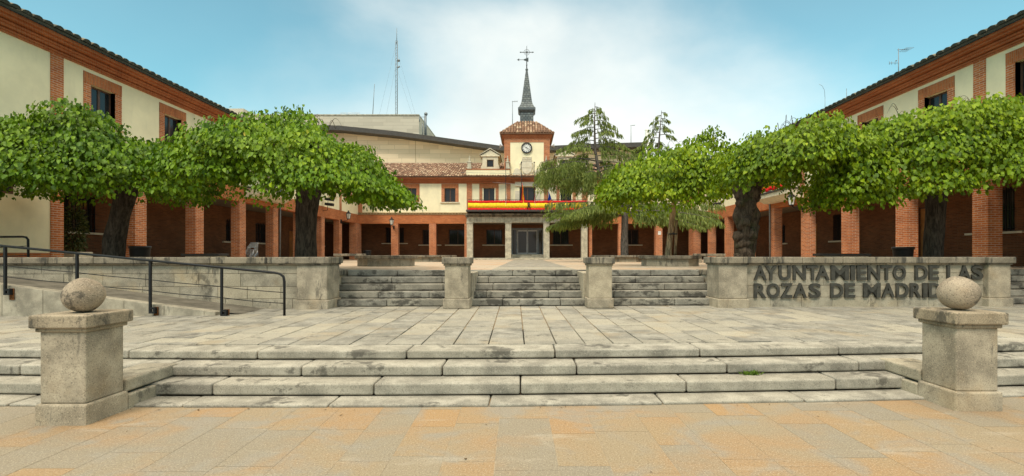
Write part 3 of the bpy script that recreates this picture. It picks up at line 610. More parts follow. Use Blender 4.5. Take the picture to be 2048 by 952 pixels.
def window(parent, axis, plane, inn, uc, z0, z1, w=0.95, jamb=0.27, head=0.36, sill=True, brickmat='brick_sol', framemat='wood_frame', grille=False, surround=True):
    """plane: outer wall face; inn: +1/-1 direction into the building; builds frame > surround, pane, sill, grille"""
    a, b_ = uc - w / 2, uc + w / 2; q = lambda d: plane + inn * d
    m = MB(); fy0, fy1 = q(0.15), q(0.20); fw = 0.06
    abox(m, axis, fy0, fy1, a, a + fw, z0, z1); abox(m, axis, fy0, fy1, b_ - fw, b_, z0, z1); abox(m, axis, fy0, fy1, a + fw, b_ - fw, z0, z0 + fw); abox(m, axis, fy0, fy1, a + fw, b_ - fw, z1 - fw, z1)
    abox(m, axis, q(0.148), q(0.202), uc - 0.045, uc + 0.045, z0 + fw, z1 - fw)
    f = m.build('window', M[framemat], parent)
    m = MB(); abox(m, axis, q(0.17), q(0.18), a + fw, uc - 0.045, z0 + fw, z1 - fw); abox(m, axis, q(0.17), q(0.18), uc + 0.045, b_ - fw, z0 + fw, z1 - fw); m.build('pane', M['glass'], f)
    if surround:
        for ua, ub in ((a - jamb, a), (b_, b_ + jamb)): m = MB(); abox(m, axis, q(-0.018), q(0.24), ua, ub, z0 - 0.01, z1); m.build('jamb', M['brick_pil'], f)
        m = MB(); abox(m, axis, q(-0.022), q(0.24), a - jamb, b_ + jamb, z1 + 0.002, z1 + head); m.build('lintel', M[brickmat], f)
    if sill:
        m = MB(); abox(m, axis, q(-0.11), q(0.14), a - jamb - 0.09, b_ + jamb + 0.09, z0 - 0.09, z0 - 0.012); m.build('sill', M['cream_stone'], f)
    if grille:
        m = MB(); n = 9
        for i in range(n):
            u = a + (b_ - a) * (i + 0.5) / n; abox(m, axis, q(-0.07), q(-0.045), u - 0.012, u + 0.012, z0, z1)
        for z in (z0 + 0.12, (z0 + z1) / 2, z1 - 0.12): abox(m, axis, q(-0.045), q(-0.03), a - 0.05, b_ + 0.05, z - 0.012, z + 0.012)
        m.build('grille', M['iron'], f)
    return f
def tile_roof(name, mat, parent, P0, U, V, wid, length, pitch_u=0.23, course=0.38, nseg=6, rise=0.062, extra=None):
    """barrel tiles: P0 eave corner, U unit along the eave, V unit up the slope; wid along U, length along V"""
    U, V, P0 = Vector(U), Vector(V).normalized(), Vector(P0); N = U.cross(V).normalized()
    if N.z < 0: N = -N
    nu, nv = int(wid / pitch_u), max(1, int(length / course)); m = MB()
    prof = [(math.cos(math.pi * (1 - i / nseg)) * 0.5 + 0.5, math.sin(math.pi * i / nseg)) for i in range(nseg + 1)]
    vs, fs, ts = [], [], []
    for j in range(nv):
        for i in range(nu):
            o = len(vs); w = pitch_u * random.uniform(0.97, 1.03); dz = random.uniform(-0.006, 0.008); du = random.uniform(-0.006, 0.006); dv = random.uniform(-0.03, 0.02)
            for e, (sv, lift, sc) in enumerate(((j * course + dv, 0.028, 1.0), ((j + 1) * course, 0.0, 0.9))):
                for (x_, h) in prof:
                    xx = (x_ - 0.5) * sc + 0.5
                    vs.append(P0 + U * (i * pitch_u + xx * w + du) + V * sv + N * (h * rise * 1.25 - 0.03 + lift + dz))
            n = nseg + 1; fs += [(o + k, o + k + 1, o + n + k + 1, o + n + k) for k in range(nseg)]; fs.append(tuple(o + k for k in range(n)))
            tn = random.random(); ts += [tn] * nseg + [0.0]
    m.v = [tuple(v) for v in vs]; m.f = [list(f) for f in fs]; m.t = ts; m.sm = [False] * len(fs); m.mi = [0] * len(fs)
    A = [P0, P0 + U * wid, P0 + U * wid + V * length, P0 + V * length]; A = [a - N * 0.02 for a in A]; B = [a - N * 0.06 for a in A]
    m.add([tuple(a) for a in A + B], [(0, 1, 2, 3), (7, 6, 5, 4), (0, 4, 5, 1), (1, 5, 6, 2), (2, 6, 7, 3), (3, 7, 4, 0)], 0.05)
    return m.build(name, mat, parent)
def lantern(x, y, z, dx, dy, label, sc=1.0):
    """wall lantern on a bracket; (x,y,z) wall point of the bracket, (dx,dy) outward"""
    t = thing('wall_lantern', label, 'lantern', (x, y, z), 'wall lanterns on the arcade'); k = 0.62 * sc; X, Y = x + dx * k, y + dy * k
    m = MB(); m.tube([(x, y, z), (x + dx * k * 0.35, y + dy * k * 0.35, z - 0.06), (x + dx * k * 0.8, y + dy * k * 0.8, z + 0.0), (X, Y, z + 0.12)], 0.022, 8)
    m.tube([(x, y, z - 0.16), (x + dx * k * 0.4, y + dy * k * 0.4, z - 0.07)], 0.016, 6); m.box(x - 0.06 + dx * 0.03, x + 0.06 + dx * 0.03, y - 0.06 + dy * 0.03, y + 0.06 + dy * 0.03, z - 0.24, z + 0.08); m.build('bracket', M['iron'], t)
    zb = z + 0.12; m = MB(); m.lathe([(0.10 * sc, zb), (0.12 * sc, zb + 0.03), (0.185 * sc, zb + 0.40 * sc)], (X, Y), 6, smooth=False); m.build('glass', M['lampglass'], t)
    m = MB()
    for i in range(6):
        a = i * math.pi / 3; m.tube([(X + 0.123 * sc * math.cos(a), Y + 0.123 * sc * math.sin(a), zb + 0.02), (X + 0.19 * sc * math.cos(a), Y + 0.19 * sc * math.sin(a), zb + 0.4 * sc)], 0.012, 4)
    m.lathe([(0.13 * sc, zb - 0.02), (0.13 * sc, zb + 0.02)], (X, Y), 6, smooth=False); m.lathe([(0.205 * sc, zb + 0.40 * sc), (0.20 * sc, zb + 0.43 * sc), (0.10 * sc, zb + 0.53 * sc), (0.06 * sc, zb + 0.56 * sc), (0.07 * sc, zb + 0.6 * sc), (0.015, zb + 0.68 * sc)], (X, Y), 6, smooth=False); m.build('frame', M['iron'], t)
def spot_cluster(x, y, z, dx, label, n=2):
    t = thing('floodlight', label, 'floodlight', (x, y, z), 'floodlights on the wings')
    m = MB(); m.tube([(x, y, z - 0.3), (x + dx * 0.35, y, z - 0.25), (x + dx * 0.4, y, z + 0.35 * n)], 0.02, 6); m.build('bracket', M['iron'], t)
    for i in range(n):
        zz = z + 0.1 + i * 0.36; m = MB(); m.prism([(x + dx * 0.2, zz), (x + dx * 0.75, zz - 0.07), (x + dx * 0.78, zz + 0.12), (x + dx * 0.22, zz + 0.17)], 'y', y - 0.2, y + 0.16); m.build('lamp_head', M['iron'], t, 0.01)

ZB0, ZB1 = 4.36, 5.13            # arcade beam
ZE = 8.28                        # underside of the eave tiles
XW = 14.5
def cornice(mb, axis, plane, outw, u0, u1, z0=7.82):
    for d, a, b_ in ((0.05, 0.0, 0.06), (0.11, 0.06, 0.10), (0.06, 0.10, 0.13), (0.20, 0.13, 0.20), (0.27, 0.20, 0.26), (0.21, 0.26, 0.29), (0.42, 0.29, 0.36), (0.52, 0.36, 0.455)):
        abox(mb, axis, plane + outw * d, plane - outw * 0.2, u0, u1, z0 + a + 0.001, z0 + b_)

# ------------------------------------------------------------------ the two side wings
def wing(s, cols, y_start, wins, label, doors, lowwins):
    t = thing('arcaded_wing', label, 'building', (s * XW, 26, PZ))
    inn = s
    yE = 48.0
    # upper wall
    holes = [(c - 0.475, c + 0.475, 6.15, 7.33) for c in wins if c < 41]
    m = MB(); holes_wall(m, 'x', s * XW, s * (XW + 0.28), 9.0, 41.9, ZB1, 7.83, holes); m.build('wall', M['cream'], t)
    for c in wins:
        if c < 41: window(t, 'x', s * XW, inn, c, 6.15, 7.33)
    # pilasters on the upper wall
    for c in (cols[1] if s > 0 else 14.86, cols[1] + 9.8 if s > 0 else 24.7, 31.2, 37.7): m = MB(); m.box(s * (XW - 0.03), s * (XW + 0.1), c - 0.2, c + 0.2, ZB1 + 0.01, 7.82); m.build('pilaster', M['brick_pil'], t)
    m = MB(); m.box(s * (XW - 0.012), s * (XW + 0.42), y_start, 41.9, ZB0, ZB1 - 0.002); m.build('beam', M['brick'], t)
    for i, c in enumerate(cols):
        m = MB(); m.box(s * XW, s * (XW + 0.46), c - 0.27, c + 0.27, PZ - 0.01, ZB0 - 0.002); m.build('pillar', M['brick_pil'], t, 0.008, 1)
    m = MB(); cornice(m, 'x', s * XW, -s, 9.0, 41.2); m.build('cornice', M['cornice'], t)
    ang = R(20); L = 9.6
    tile_roof('roof', M['tile_moss'], t, (s * (XW - 0.66), 9.0, ZE + 0.06), (0, 1, 0), (s * math.cos(ang), 0, math.sin(ang)), 39.0, L, 0.30, 0.42, 6, 0.085)
    m = MB(); m.tube([(s * (XW - 0.06), 28.32, 7.85), (s * (XW - 0.06), 28.32, ZB0 + 0.2), (s * (XW - 0.04), 28.32, PZ + 0.1)], 0.045, 8); m.build('downpipe', M['steel_pole'], t)
    # arcade: rear wall, ceiling, end
    rx = 17.6
    holes = [(c - w / 2, c + w / 2, z0, z1) for c, w, z0, z1 in lowwins] + [(c - w / 2, c + w / 2, PZ - 0.02, z1) for c, w, z1 in doors]
    m = MB(); holes_wall(m, 'x', s * rx, s * (rx + 0.3), y_start - 0.4, 44.9, PZ - 0.02, ZB0 + 0.1, holes); m.build('arcade_wall', M['brick_shaded'], t)
    for c, w, z0, z1 in lowwins: window(t, 'x', s * rx, inn, c, z0, z1, w, sill=True, grille=True, surround=False)
    for c, w, z1 in doors:
        m = MB(); m.box(s * (rx + 0.14), s * (rx + 0.2), c - w / 2, c + w / 2, PZ, z1 - 0.06)
        for q in (-1, 1):
            for (za, zb) in ((PZ + 0.2, PZ + 1.0), (PZ + 1.15, z1 - 0.25)): m.box(s * (rx + 0.12), s * (rx + 0.139), c + q * w / 4 - w / 6, c + q * w / 4 + w / 6, za, zb)
        d = m.build('door', M['wood_door'], t); m = MB(); m.box(s * (rx + 0.06), s * (rx + 0.118), c - 0.06, c - 0.03, PZ + 1.0, PZ + 1.25); m.build('handle', M['steel'], d)
        m = MB(); m.box(s * (rx + 0.1), s * (rx + 0.22), c - w / 2, c + w / 2, z1 - 0.055, z1); m.build('door_frame', M['wood_frame'], d)
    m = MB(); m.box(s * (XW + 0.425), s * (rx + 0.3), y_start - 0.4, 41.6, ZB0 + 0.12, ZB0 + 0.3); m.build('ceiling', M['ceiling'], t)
    # outer shell so that the wing is a closed building
    m = MB(); m.box(s * 22.6, s * 23.0, 9.0, 48, PZ - 0.3, 8.3); m.box(s * (XW + 0.29), s * 22.59, 9.0, 9.3, PZ - 0.3, 8.3); m.box(s * (XW + 0.3), s * 22.59, 47.7, 48.0, PZ - 0.3, 8.3); m.box(s * (XW + 0.3), s * 22.5, 9.31, 47.6, 8.0, 8.2)
    m.build('outer_wall', M['cream'], t)
    # shallow dark rooms behind the windows
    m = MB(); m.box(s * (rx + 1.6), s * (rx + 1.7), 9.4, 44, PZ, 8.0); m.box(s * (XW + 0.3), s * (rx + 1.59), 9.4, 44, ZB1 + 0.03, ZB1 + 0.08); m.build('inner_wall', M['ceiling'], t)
    return t
colsL = [14.86 + 3.27 * i for i in range(1, 8)]
winsL = [16.5 + 3.27 * i for i in range(8)]
lw_L = [(18.9, 1.5, 2.55, 4.0), (29.0, 1.5, 2.45, 3.75), (32.2, 1.7, 2.45, 3.75), (41.0, 1.4, 2.45, 3.7)]
WL = wing(-1, colsL, 15.05, winsL, 'long cream and brick arcaded wing behind the ramp', [(36.8, 1.9, 3.5), (39.2, 1.3, 3.5)], lw_L)
# closed cream bay at the near end of that wing
m = MB(); holes_wall(m, 'x', -XW, -XW - 0.28, 9.0, 14.66, PZ + 0.46, ZB1 - 0.001, [(11.6, 13.75, 3.35, 4.62)]); m.build('near_wall', M['cream'], WL)
m = MB(); m.box(-XW + 0.012, -XW - 0.28, 9.0, 14.66, PZ - 0.3, PZ + 0.458); m.build('brick_base', M['brick'], WL)
m = MB(); m.box(-XW + 0.03, -XW - 0.3, 14.665, 15.06, PZ - 0.02, ZB1 + 0.01); m.build('corner_pilaster', M['brick_pil'], WL)
m = MB(); m.box(-XW + 0.04, -XW - 0.2, 11.3, 14.05, 4.63, 4.95); m.build('shop_lintel', M['brick_sol'], WL)
m = MB(); m.box(-XW + 0.10, -XW - 0.1, 11.25, 14.1, 4.952, 5.0); m.build('lintel_ledge', M['roof_dark'], WL)
f = window(WL, 'x', -XW, -1, 12.68, 3.36, 4.61, 2.12, sill=False, surround=False)
m = MB(); m.box(-XW - 0.285, -17.6, 14.5, 14.66, PZ, ZB0 + 0.1); m.build('arcade_end_wall', M['brick_shaded'], WL)

colsR = [12.08 + 3.22 * i for i in range(9)]
winsR = [13.72 + 3.22 * i for i in range(9)]
lw_R = [(18.0, 1.5, 2.5, 4.1), (27.0, 0.7, 2.45, 3.9), (31.2, 1.5, 2.45, 3.7), (38.0, 1.5, 2.45, 3.7)]
WR = wing(1, colsR, 9.0, winsR, 'long cream and brick arcaded wing behind the lettered wall', [(20.9, 1.25, 3.75), (30.6 - 1.0, 1.3, 3.6), (41.0, 1.2, 3.5)], [w for w in lw_R if w[0] != 31.2] + [(33.2, 1.4, 2.45, 3.7)])

# balconies on the wings
def balcony(s, yc, label, banner):
    ln = 3.3
    t = thing('wing_balcony', label, 'balcony', (s * XW, yc, 4.9))
    m = MB(); poly = [(s * (XW - 0.013), 4.62), (s * (XW - 0.45), 4.62), (s * (XW - 0.86), 4.86), (s * (XW - 0.86), 5.08), (s * (XW - 0.013), 5.08)]
    m.prism(poly, 'y', yc - ln / 2, yc + ln / 2); m.build('slab', M['cream_stone'], t, 0.01)
    m = MB(); m.box(s * (XW - 0.02), s * (XW - 0.92), yc - ln / 2 - 0.05, yc + ln / 2 + 0.05, 5.082, 5.16); m.build('ledge', M['roof_dark'], t)
    m = MB()
    for i in range(24):
        y = yc - ln / 2 + ln * i / 23; m.box(s * (XW - 0.84), s * (XW - 0.82), y - 0.01, y + 0.01, 5.16, 6.05)
    m.box(s * (XW - 0.86), s * (XW - 0.80), yc - ln / 2, yc + ln / 2, 6.05, 6.1); m.build('railing', M['iron'], t)
    if banner:
        b_ = thing('balcony_bunting', banner, 'banner', (s * (XW - 0.9), yc, 5.2))
        for (z0, z1, mt) in ((5.2, 5.42, 'red'), (5.42, 5.82, 'yellow'), (5.82, 6.04, 'red')):
            m = MB(); n = 40; vs = []
            for i in range(n + 1):
                y = yc - ln / 2 + ln * i / n; d = XW - 0.89 - 0.03 * math.sin(i * 1.3) - 0.02 * math.sin(i * 2.9)
                vs += [(s * d, y, z0 + 0.03 * math.sin(i * 0.7)), (s * (d + 0.008), y, z1 + 0.03 * math.sin(i * 0.7))]
            m.add(vs, [(2 * i, 2 * i + 2, 2 * i + 3, 2 * i + 1) for i in range(n)], 0.5, True); o = m.build({'red': 'red_band', 'yellow': 'yellow_band'}[mt], M[mt], b_)
            sd = o.modifiers.new('thick', 'SOLIDIFY'); sd.thickness = 0.006
balcony(-1, 26.4, 'cream balcony over the wing arcade, half hidden behind the thick dark trunk', None)
balcony(1, 26.6, 'cream balcony with red and yellow bunting over the wing arcade', 'red and yellow bunting on the wing balcony behind the trees')

# ------------------------------------------------------------------ town hall front
YF = 41.7; AX = 0.2
TH = thing('town_hall', 'cream and brick town hall front with granite portico and tiled roof', 'building', (AX, YF, PZ))
def fx(px): return PX(px, YF)
def fz(py): return PY(py, YF)
wz0, wz1 = fz(404), fz(376)
wcs = [fx(p) for p in (745, 822, 900)] + [fx(p) for p in (978, 1132)] + [fx(p) for p in (1209, 1286, 1362)]
cdoor = (fx(1039), fx(1071), 5.45, fz(374))
holes = [(c - 0.475, c + 0.475, wz0, wz1) for c in wcs] + [cdoor]
m = MB(); holes_wall(m, 'y', YF, YF + 0.3, -XW, XW, fz(425), 7.83, holes); m.build('wall', M['cream'], TH)
for i, c in enumerate(wcs): window(TH, 'y', YF, 1, c, wz0, wz1, w=0.95 if i not in (3, 4) else 1.14)
# frieze of brackets above the beam
for x0, x1 in ((-XW + 0.05, fx(934)), (fx(1176), XW - 0.05)):
    m = MB(); m.box(x0, x1, YF - 0.03, YF + 0.29, ZB1 + 0.002, fz(425) - 0.002); fr = m.build('frieze', M['frieze'], TH)
    m = MB(); n = int((x1 - x0) / 0.26)
    for i in range(n):
        x = x0 + (i + 0.5) * (x1 - x0) / n; m.box(x - 0.045, x + 0.045, YF - 0.075, YF - 0.031, ZB1 + 0.10, fz(426) - 0.05); m.box(x - 0.045, x + 0.1, YF - 0.06, YF - 0.031, ZB1 + 0.06, ZB1 + 0.098)
    m.box(x0, x1, YF - 0.09, YF - 0.031, fz(426) - 0.045, fz(425) - 0.004); m.box(x0, x1, YF - 0.06, YF - 0.031, ZB1 + 0.004, ZB1 + 0.04); m.build('frieze_relief', M['frieze_dark'], TH)
    m = MB(); m.box(x0 - 0.04, x1, YF - 0.014, YF + 0.42, ZB0, ZB1 - 0.003); m.build('beam', M['brick'], TH)
for px in (789, 865, 938 - 6, 1181, 1244, 1318):
    x = fx(px); w = 0.3 if px not in (932, 1181) else 0.14
    m = MB(); m.box(x - w, x + w, YF, YF + 0.5, PZ - 0.01, ZB0 - 0.002); m.build('pillar', M['brick_pil'], TH, 0.008, 1)
for s in (-1, 1):
    m = MB(); m.box(s * (XW - 0.12), s * (XW + 0.5), YF - 0.75, YF + 0.5, PZ - 0.01, ZB0 - 0.003); m.build('corner_pillar', M['brick_pil'], TH, 0.008, 1)
    m = MB(); m.box(s * (XW - 0.36), s * (XW + 0.02), YF - 0.03, YF + 0.1, fz(425), 7.815); m.build('corner_pilaster', M['brick_pil'], TH)
m = MB(); cornice(m, 'y', YF, -1, -XW + 0.4, XW - 0.4, 7.84); m.build('cornice', M['cornice'], TH)
ang = R(20)
tile_roof('roof', M['tile'], TH, (-22, YF - 0.62, ZE + 0.08), (1, 0, 0), (0, math.cos(ang), math.sin(ang)), 44.0, 7.2)
m = MB(); m.prism([(YF + 0.3, 8.2), (YF + 6.1, 10.55), (YF + 12, 8.2)], 'x', -22, 22); m.box(-22, 22, YF + 11.6, YF + 12, PZ - 0.2, 8.2); m.build('rear_shell', M['cream'], TH)
# arcade inside
m = MB(); lowh = [(fx(760) - 0.4, fx(760) + 1.3, 2.75, 4.2), (fx(846) - 0.7, fx(846) + 0.7, 2.6, 4.0), (fx(905) - 0.8, fx(905) + 0.8, 2.6, 4.0), (fx(984) - 0.75, fx(984) + 0.75, 2.6, 4.0), (fx(1127) - 0.75, fx(1127) + 0.75, 2.6, 4.0), (fx(1280) - 0.6, fx(1280) + 0.6, 2.6, 4.0)]
ddr = (fx(1055) - 1.45, fx(1055) + 1.45, PZ - 0.02, 4.15)
YR = YF + 3.1
holes_wall(m, 'y', YR, YR + 0.3, -17.5, 17.5, PZ - 0.02, ZB0 + 0.1, lowh + [ddr]); m.build('arcade_wall', M['brick_shaded'], TH)
for a, b_, z0, z1 in lowh: window(TH, 'y', YR, 1, (a + b_) / 2, z0, z1, b_ - a, surround=False, grille=True)
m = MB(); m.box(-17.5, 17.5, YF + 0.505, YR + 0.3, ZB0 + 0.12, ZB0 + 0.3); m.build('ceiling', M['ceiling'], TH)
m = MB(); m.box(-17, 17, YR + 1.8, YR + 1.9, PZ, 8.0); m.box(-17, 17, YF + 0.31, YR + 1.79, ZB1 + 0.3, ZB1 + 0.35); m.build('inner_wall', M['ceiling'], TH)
# entrance: three steps, aluminium framed glass doors
for k in range(3):
    m = MB(); m.box(fx(1023), fx(1087), YF + 0.9 + k * 0.35, YR - 0.02, PZ + 0.15 * k, PZ + 0.15 * (k + 1) - 0.002); m.build('entrance_step', M['gran_far'], TH, 0.01)
xd = fx(1055); zd = PZ + 0.45
m = MB()
for x in (xd - 1.42, xd - 1.0, xd + 1.0, xd + 1.42): m.box(x - 0.06, x + 0.06, YR - 0.02, YR + 0.08, zd, 4.1)
m.box(xd - 1.48, xd + 1.48, YR - 0.03, YR + 0.09, 3.95, 4.15); m.box(xd - 1.48, xd + 1.48, YR - 0.022, YR + 0.078, zd - 0.01, zd + 0.05); m.box(xd - 0.9, xd - 0.05, YR + 0.02, YR + 0.05, 3.6, 3.66)
fr = m.build('entrance', M['steel_pole'], TH)
for x in (xd - 0.92, xd + 0.02):
    m = MB(); m.box(x, x + 0.05, YR - 0.01, YR + 0.05, zd + 0.05, 3.94); m.box(x + 0.85, x + 0.9, YR - 0.01, YR + 0.05, zd + 0.05, 3.94); m.box(x + 0.05, x + 0.85, YR - 0.01, YR + 0.05, zd + 0.05, zd + 0.15); m.box(x + 0.05, x + 0.85, YR - 0.01, YR + 0.05, 3.84, 3.94); m.build('door_leaf', M['alu'], fr)
m = MB(); m.box(xd - 1.4, xd + 1.4, YR + 0.015, YR + 0.025, zd + 0.02, 4.0); m.build('pane', M['glass_door'], fr)
# granite portico
YP = YF - 0.45
def qx(px): return PX(px, YP)
def qz(py): return PY(py, YP)
for a, b_ in ((933.5, 945.5), (1010.5, 1022.5), (1087, 1099), (1163, 1175)):
    m = MB(); x0, x1 = qx(a), qx(b_); z = PZ; n = 5
    for k in range(n): m.box(x0, x1, YP, YP + 0.55, z + (ZB0 - 0.02 - PZ) * k / n, z + (ZB0 - 0.02 - PZ) * (k + 1) / n - 0.004)
    m.build('portico_column', M['gran_far'], TH, 0.012)
    m = MB(); m.box(x0 - 0.04, x1 + 0.04, YP - 0.04, YP + 0.6, ZB0 - 0.02, ZB0 + 0.06); m.build('column_capital', M['gran_far'], TH, 0.01)
m = MB(); zl0, zl1 = ZB0 + 0.06, qz(434); x = qx(933); xe = qx(1175.5); n = 32
for i in range(n): m.box(x + (xe - x) * i / n + 0.006, x + (xe - x) * (i + 1) / n - 0.006, YP - 0.01, YP + 0.45, zl0, zl1)
m.build('portico_lintel', M['gran_far'], TH, 0.01)
m = MB(); m.box(qx(933), xe, YP + 0.02, YP + 0.43, zl0 + 0.01, zl1 - 0.01); m.build('lintel_core', M['joint'], TH)
m = MB(); m.box(qx(931), qx(1177), YP - 0.12, YF - 0.002, zl1 + 0.002, zl1 + 0.14); m.box(qx(933), qx(1175), YP - 0.35, YF - 0.004, zl1 + 0.142, zl1 + 0.28); m.build('portico_cornice', M['gran_top'], TH, 0.02)
m = MB(); m.box(qx(934), qx(1174), YP - 0.75, YF - 0.006, qz(424.5), qz(421)); m.build('balcony_slab', M['roof_dark'], TH, 0.01)
m = MB(); x0, x1 = qx(937), qx(1172); n = 60; zr = qz(402)
for i in range(n + 1):
    x = x0 + (x1 - x0) * i / n; m.box(x - 0.01, x + 0.01, YP - 0.70, YP - 0.68, qz(421), zr)
m.box(x0, x1, YP - 0.71, YP - 0.67, zr, zr + 0.04); m.build('balcony_railing', M['iron'], TH)
m = MB(); m.box(qx(925), qx(1183), YP - 0.5, YP + 0.8, PZ - 0.02, PZ + 0.07); m.box(qx(929), qx(1179), YP - 0.2, YP + 0.7, PZ + 0.07, PZ + 0.14); m.build('portico_base', M['gran_far'], TH, 0.012)
# first floor over the portico
for a, b_ in ((933.6, 944), (1013, 1021), (1088, 1096), (1164, 1175)): m = MB(); m.box(fx(a), fx(b_), YF - 0.06, YF + 0.1, 5.3, 7.835); m.build('pilaster', M['brick_pil'], TH)
for x0, x1 in ((fx(931), fx(1022)), (fx(1087), fx(1178))):
    m = MB(); cornice(m, 'y', YF - 0.16, -1, x0, x1, 7.86); m.build('cornice', M['cornice'], TH)
    tile_roof('parapet_tiles', M['tile'], TH, (x0, YF - 0.78, 8.36), (1, 0, 0), (0, math.cos(ang), math.sin(ang)), x1 - x0, 0.6)
    m = MB(); m.box(x0 + 0.1, x1 - 0.1, YF - 0.32, YF - 0.1, 8.4, 8.98); m.build('parapet', M['cream'], TH)
    m = MB(); m.box(x0 + 0.06, x1 - 0.06, YF - 0.36, YF - 0.06, 8.982, 9.06); m.build('parapet_band', M['cornice'], TH)
# finials
for px in (939.5, 1015.5, 1092, 1169):
    x = fx(px); y = YF - 0.2; m = MB()
    m.box(x - 0.2, x + 0.2, y - 0.2, y + 0.2, 9.062, 9.2); m.box(x - 0.15, x + 0.15, y - 0.15, y + 0.15, 9.2, 9.6); m.box(x - 0.2, x + 0.2, y - 0.2, y + 0.2, 9.6, 9.68)
    m.lathe([(0.14, 9.68), (0.07, 9.75), (0.1, 9.84), (0.06, 9.95), (0.03, 10.1), (0.045, 10.15), (0.01, 10.22)], (x, y), 10); m.build('finial', M['gran_far'], TH, 0.01)
# dormers
def dormer(px):
    x = fx(px); y0 = YF + 0.25; z0, z1 = 9.0, fz(312)
    m = MB(); holes_wall(m, 'y', y0, y0 + 0.2, x - 0.68, x + 0.68, z0, z1, [(x - 0.3, x + 0.3, fz(333), fz(318))])
    for s in (-1, 1):
        m.box(x + s * 0.68, x + s * 0.48, y0 + 0.2, y0 + 3.0, z0, z1)
        m.prism([(x + s * 0.68, z0), (x + s * 0.84, z0), (x + s * 0.79, z0 + 0.35), (x + s * 0.70, z0 + 0.6), (x + s * 0.68, z1 - 0.2)], 'y', y0 + 0.03, y0 + 0.2)
    m.box(x - 0.82, x + 0.82, y0 - 0.1, y0 + 3.0, z1, z1 + 0.09); d = m.build('dormer', M['cream_stone'], TH, 0.01)
    m = MB(); m.prism([(x - 0.84, z1 + 0.092), (x + 0.84, z1 + 0.092), (x, z1 + 0.58)], 'y', y0 - 0.02, y0 + 3.2); m.build('pediment', M['cream_stone'], d)
    m = MB(); q = [(x - 0.92, z1 + 0.11), (x, z1 + 0.66), (x + 0.92, z1 + 0.11), (x + 0.92, z1 + 0.19), (x, z1 + 0.75), (x - 0.92, z1 + 0.19)]; m.prism(q, 'y', y0 - 0.12, y0 + 3.3); m.build('pediment_moulding', M['gran_far'], d)
    window_ = MB(); a, b_, c, e = x - 0.3, x + 0.3, fz(333), fz(318)
    window_.box(a, a + 0.05, y0 + 0.08, y0 + 0.13, c, e); window_.box(b_ - 0.05, b_, y0 + 0.08, y0 + 0.13, c, e); window_.box(a, b_, y0 + 0.081, y0 + 0.129, c - 0.001, c + 0.05); window_.box(a, b_, y0 + 0.081, y0 + 0.129, e - 0.05, e + 0.001); window_.build('dormer_frame', M['wood_pale'], d)
    m = MB(); m.box(a + 0.05, b_ - 0.05, y0 + 0.1, y0 + 0.11, c + 0.05, e - 0.05); m.build('pane', M['glass'], d)
dormer(980); dormer(1130)
# centre window with stone surround and scroll pediment
m = MB(); y = YF - 0.12
m.box(fx(1030), cdoor[0], y, YF + 0.1, 5.3, 7.2); m.box(cdoor[1], fx(1080), y, YF + 0.1, 5.3, 7.2); m.box(fx(1030), fx(1080), y - 0.002, YF + 0.1, fz(373) + 0.02, 8.25); m.box(fx(1027), fx(1083), y - 0.15, YF + 0.1, 8.252, 8.42)
for s in (-1, 1):
    xc = fx(1055) + s * 0.92; poly = [(xc + 0.36 * math.cos(a) , 8.43 + 0.72 * math.sin(a)) for a in [math.pi * i / 12 for i in range(13)]]
    m.prism(poly, 'y', y - 0.1, YF - 0.03)
m.build('centre_window_surround', M['pale_stone'], TH, 0.01)
m = MB(); a, b_ = cdoor[0], cdoor[1]; xm = (a + b_) / 2
for x in (a + 0.04, xm, b_ - 0.04): m.box(x - 0.05, x + 0.05, YF + 0.12, YF + 0.18, 5.45, cdoor[3])
m.box(a, b_, YF + 0.121, YF + 0.179, cdoor[3] - 0.08, cdoor[3]); f = m.build('balcony_window', M['wood_frame'], TH)
m = MB(); m.box(a, b_, YF + 0.145, YF + 0.155, 5.45, cdoor[3] - 0.08); m.build('pane', M['glass'], f)

# ------------------------------------------------------------------ clock tower
CT = thing('clock_tower', 'brick and cream clock tower with slate spire above the portico', 'tower', (fx(1054), YF + 1.9, 7.0))
tx0, tx1 = fx(1008.5), fx(1099.5); ty0, ty1 = YF - 0.05, YF + 3.9; tz1 = fz(271); bw = 0.52
m = MB(); m.box(tx0 + 0.02, tx1 - 0.02, ty0 + 0.02, ty1 - 0.02, 7.9, tz1 - 0.01); m.build('core', M['cream'], CT)
m = MB()
for x0, x1 in ((tx0, tx0 + bw), (tx1 - bw, tx1)):
    for y0, y1 in ((ty0, ty0 + bw), (ty1 - bw, ty1)): m.box(x0, x1, y0, y1, 8.1, fz(285))
m.box(tx0 - 0.004, tx1 + 0.004, ty0 - 0.004, ty1 + 0.004, fz(285) + 0.001, tz1); m.build('brick_quoin', M['brick_pil'], CT)
m = MB()
for s_, z in ((0.05, fz(285) + 0.34), (0.12, fz(285) + 0.44), (0.2, fz(285) + 0.54)): m.box(tx0 - s_, tx1 + s_, ty0 - s_, ty1 + s_, z, z + 0.1)
m.build('cornice', M['cornice'], CT)
ex = 0.36; ez = fz(269) + 0.02; tcx, tcy = (tx0 + tx1) / 2, (ty0 + ty1) / 2; hw = (tx1 - tx0) / 2 + ex; th_ = 0.78; rz1 = PY(248.5, YF + 1.9)
m = MB(); m.lathe([(hw * math.sqrt(2) * 0.99, ez - 0.05), (hw * math.sqrt(2) * 0.99, ez), (th_ * math.sqrt(2), rz1)], (tcx, tcy), 4, math.pi / 4, False, 0.1)
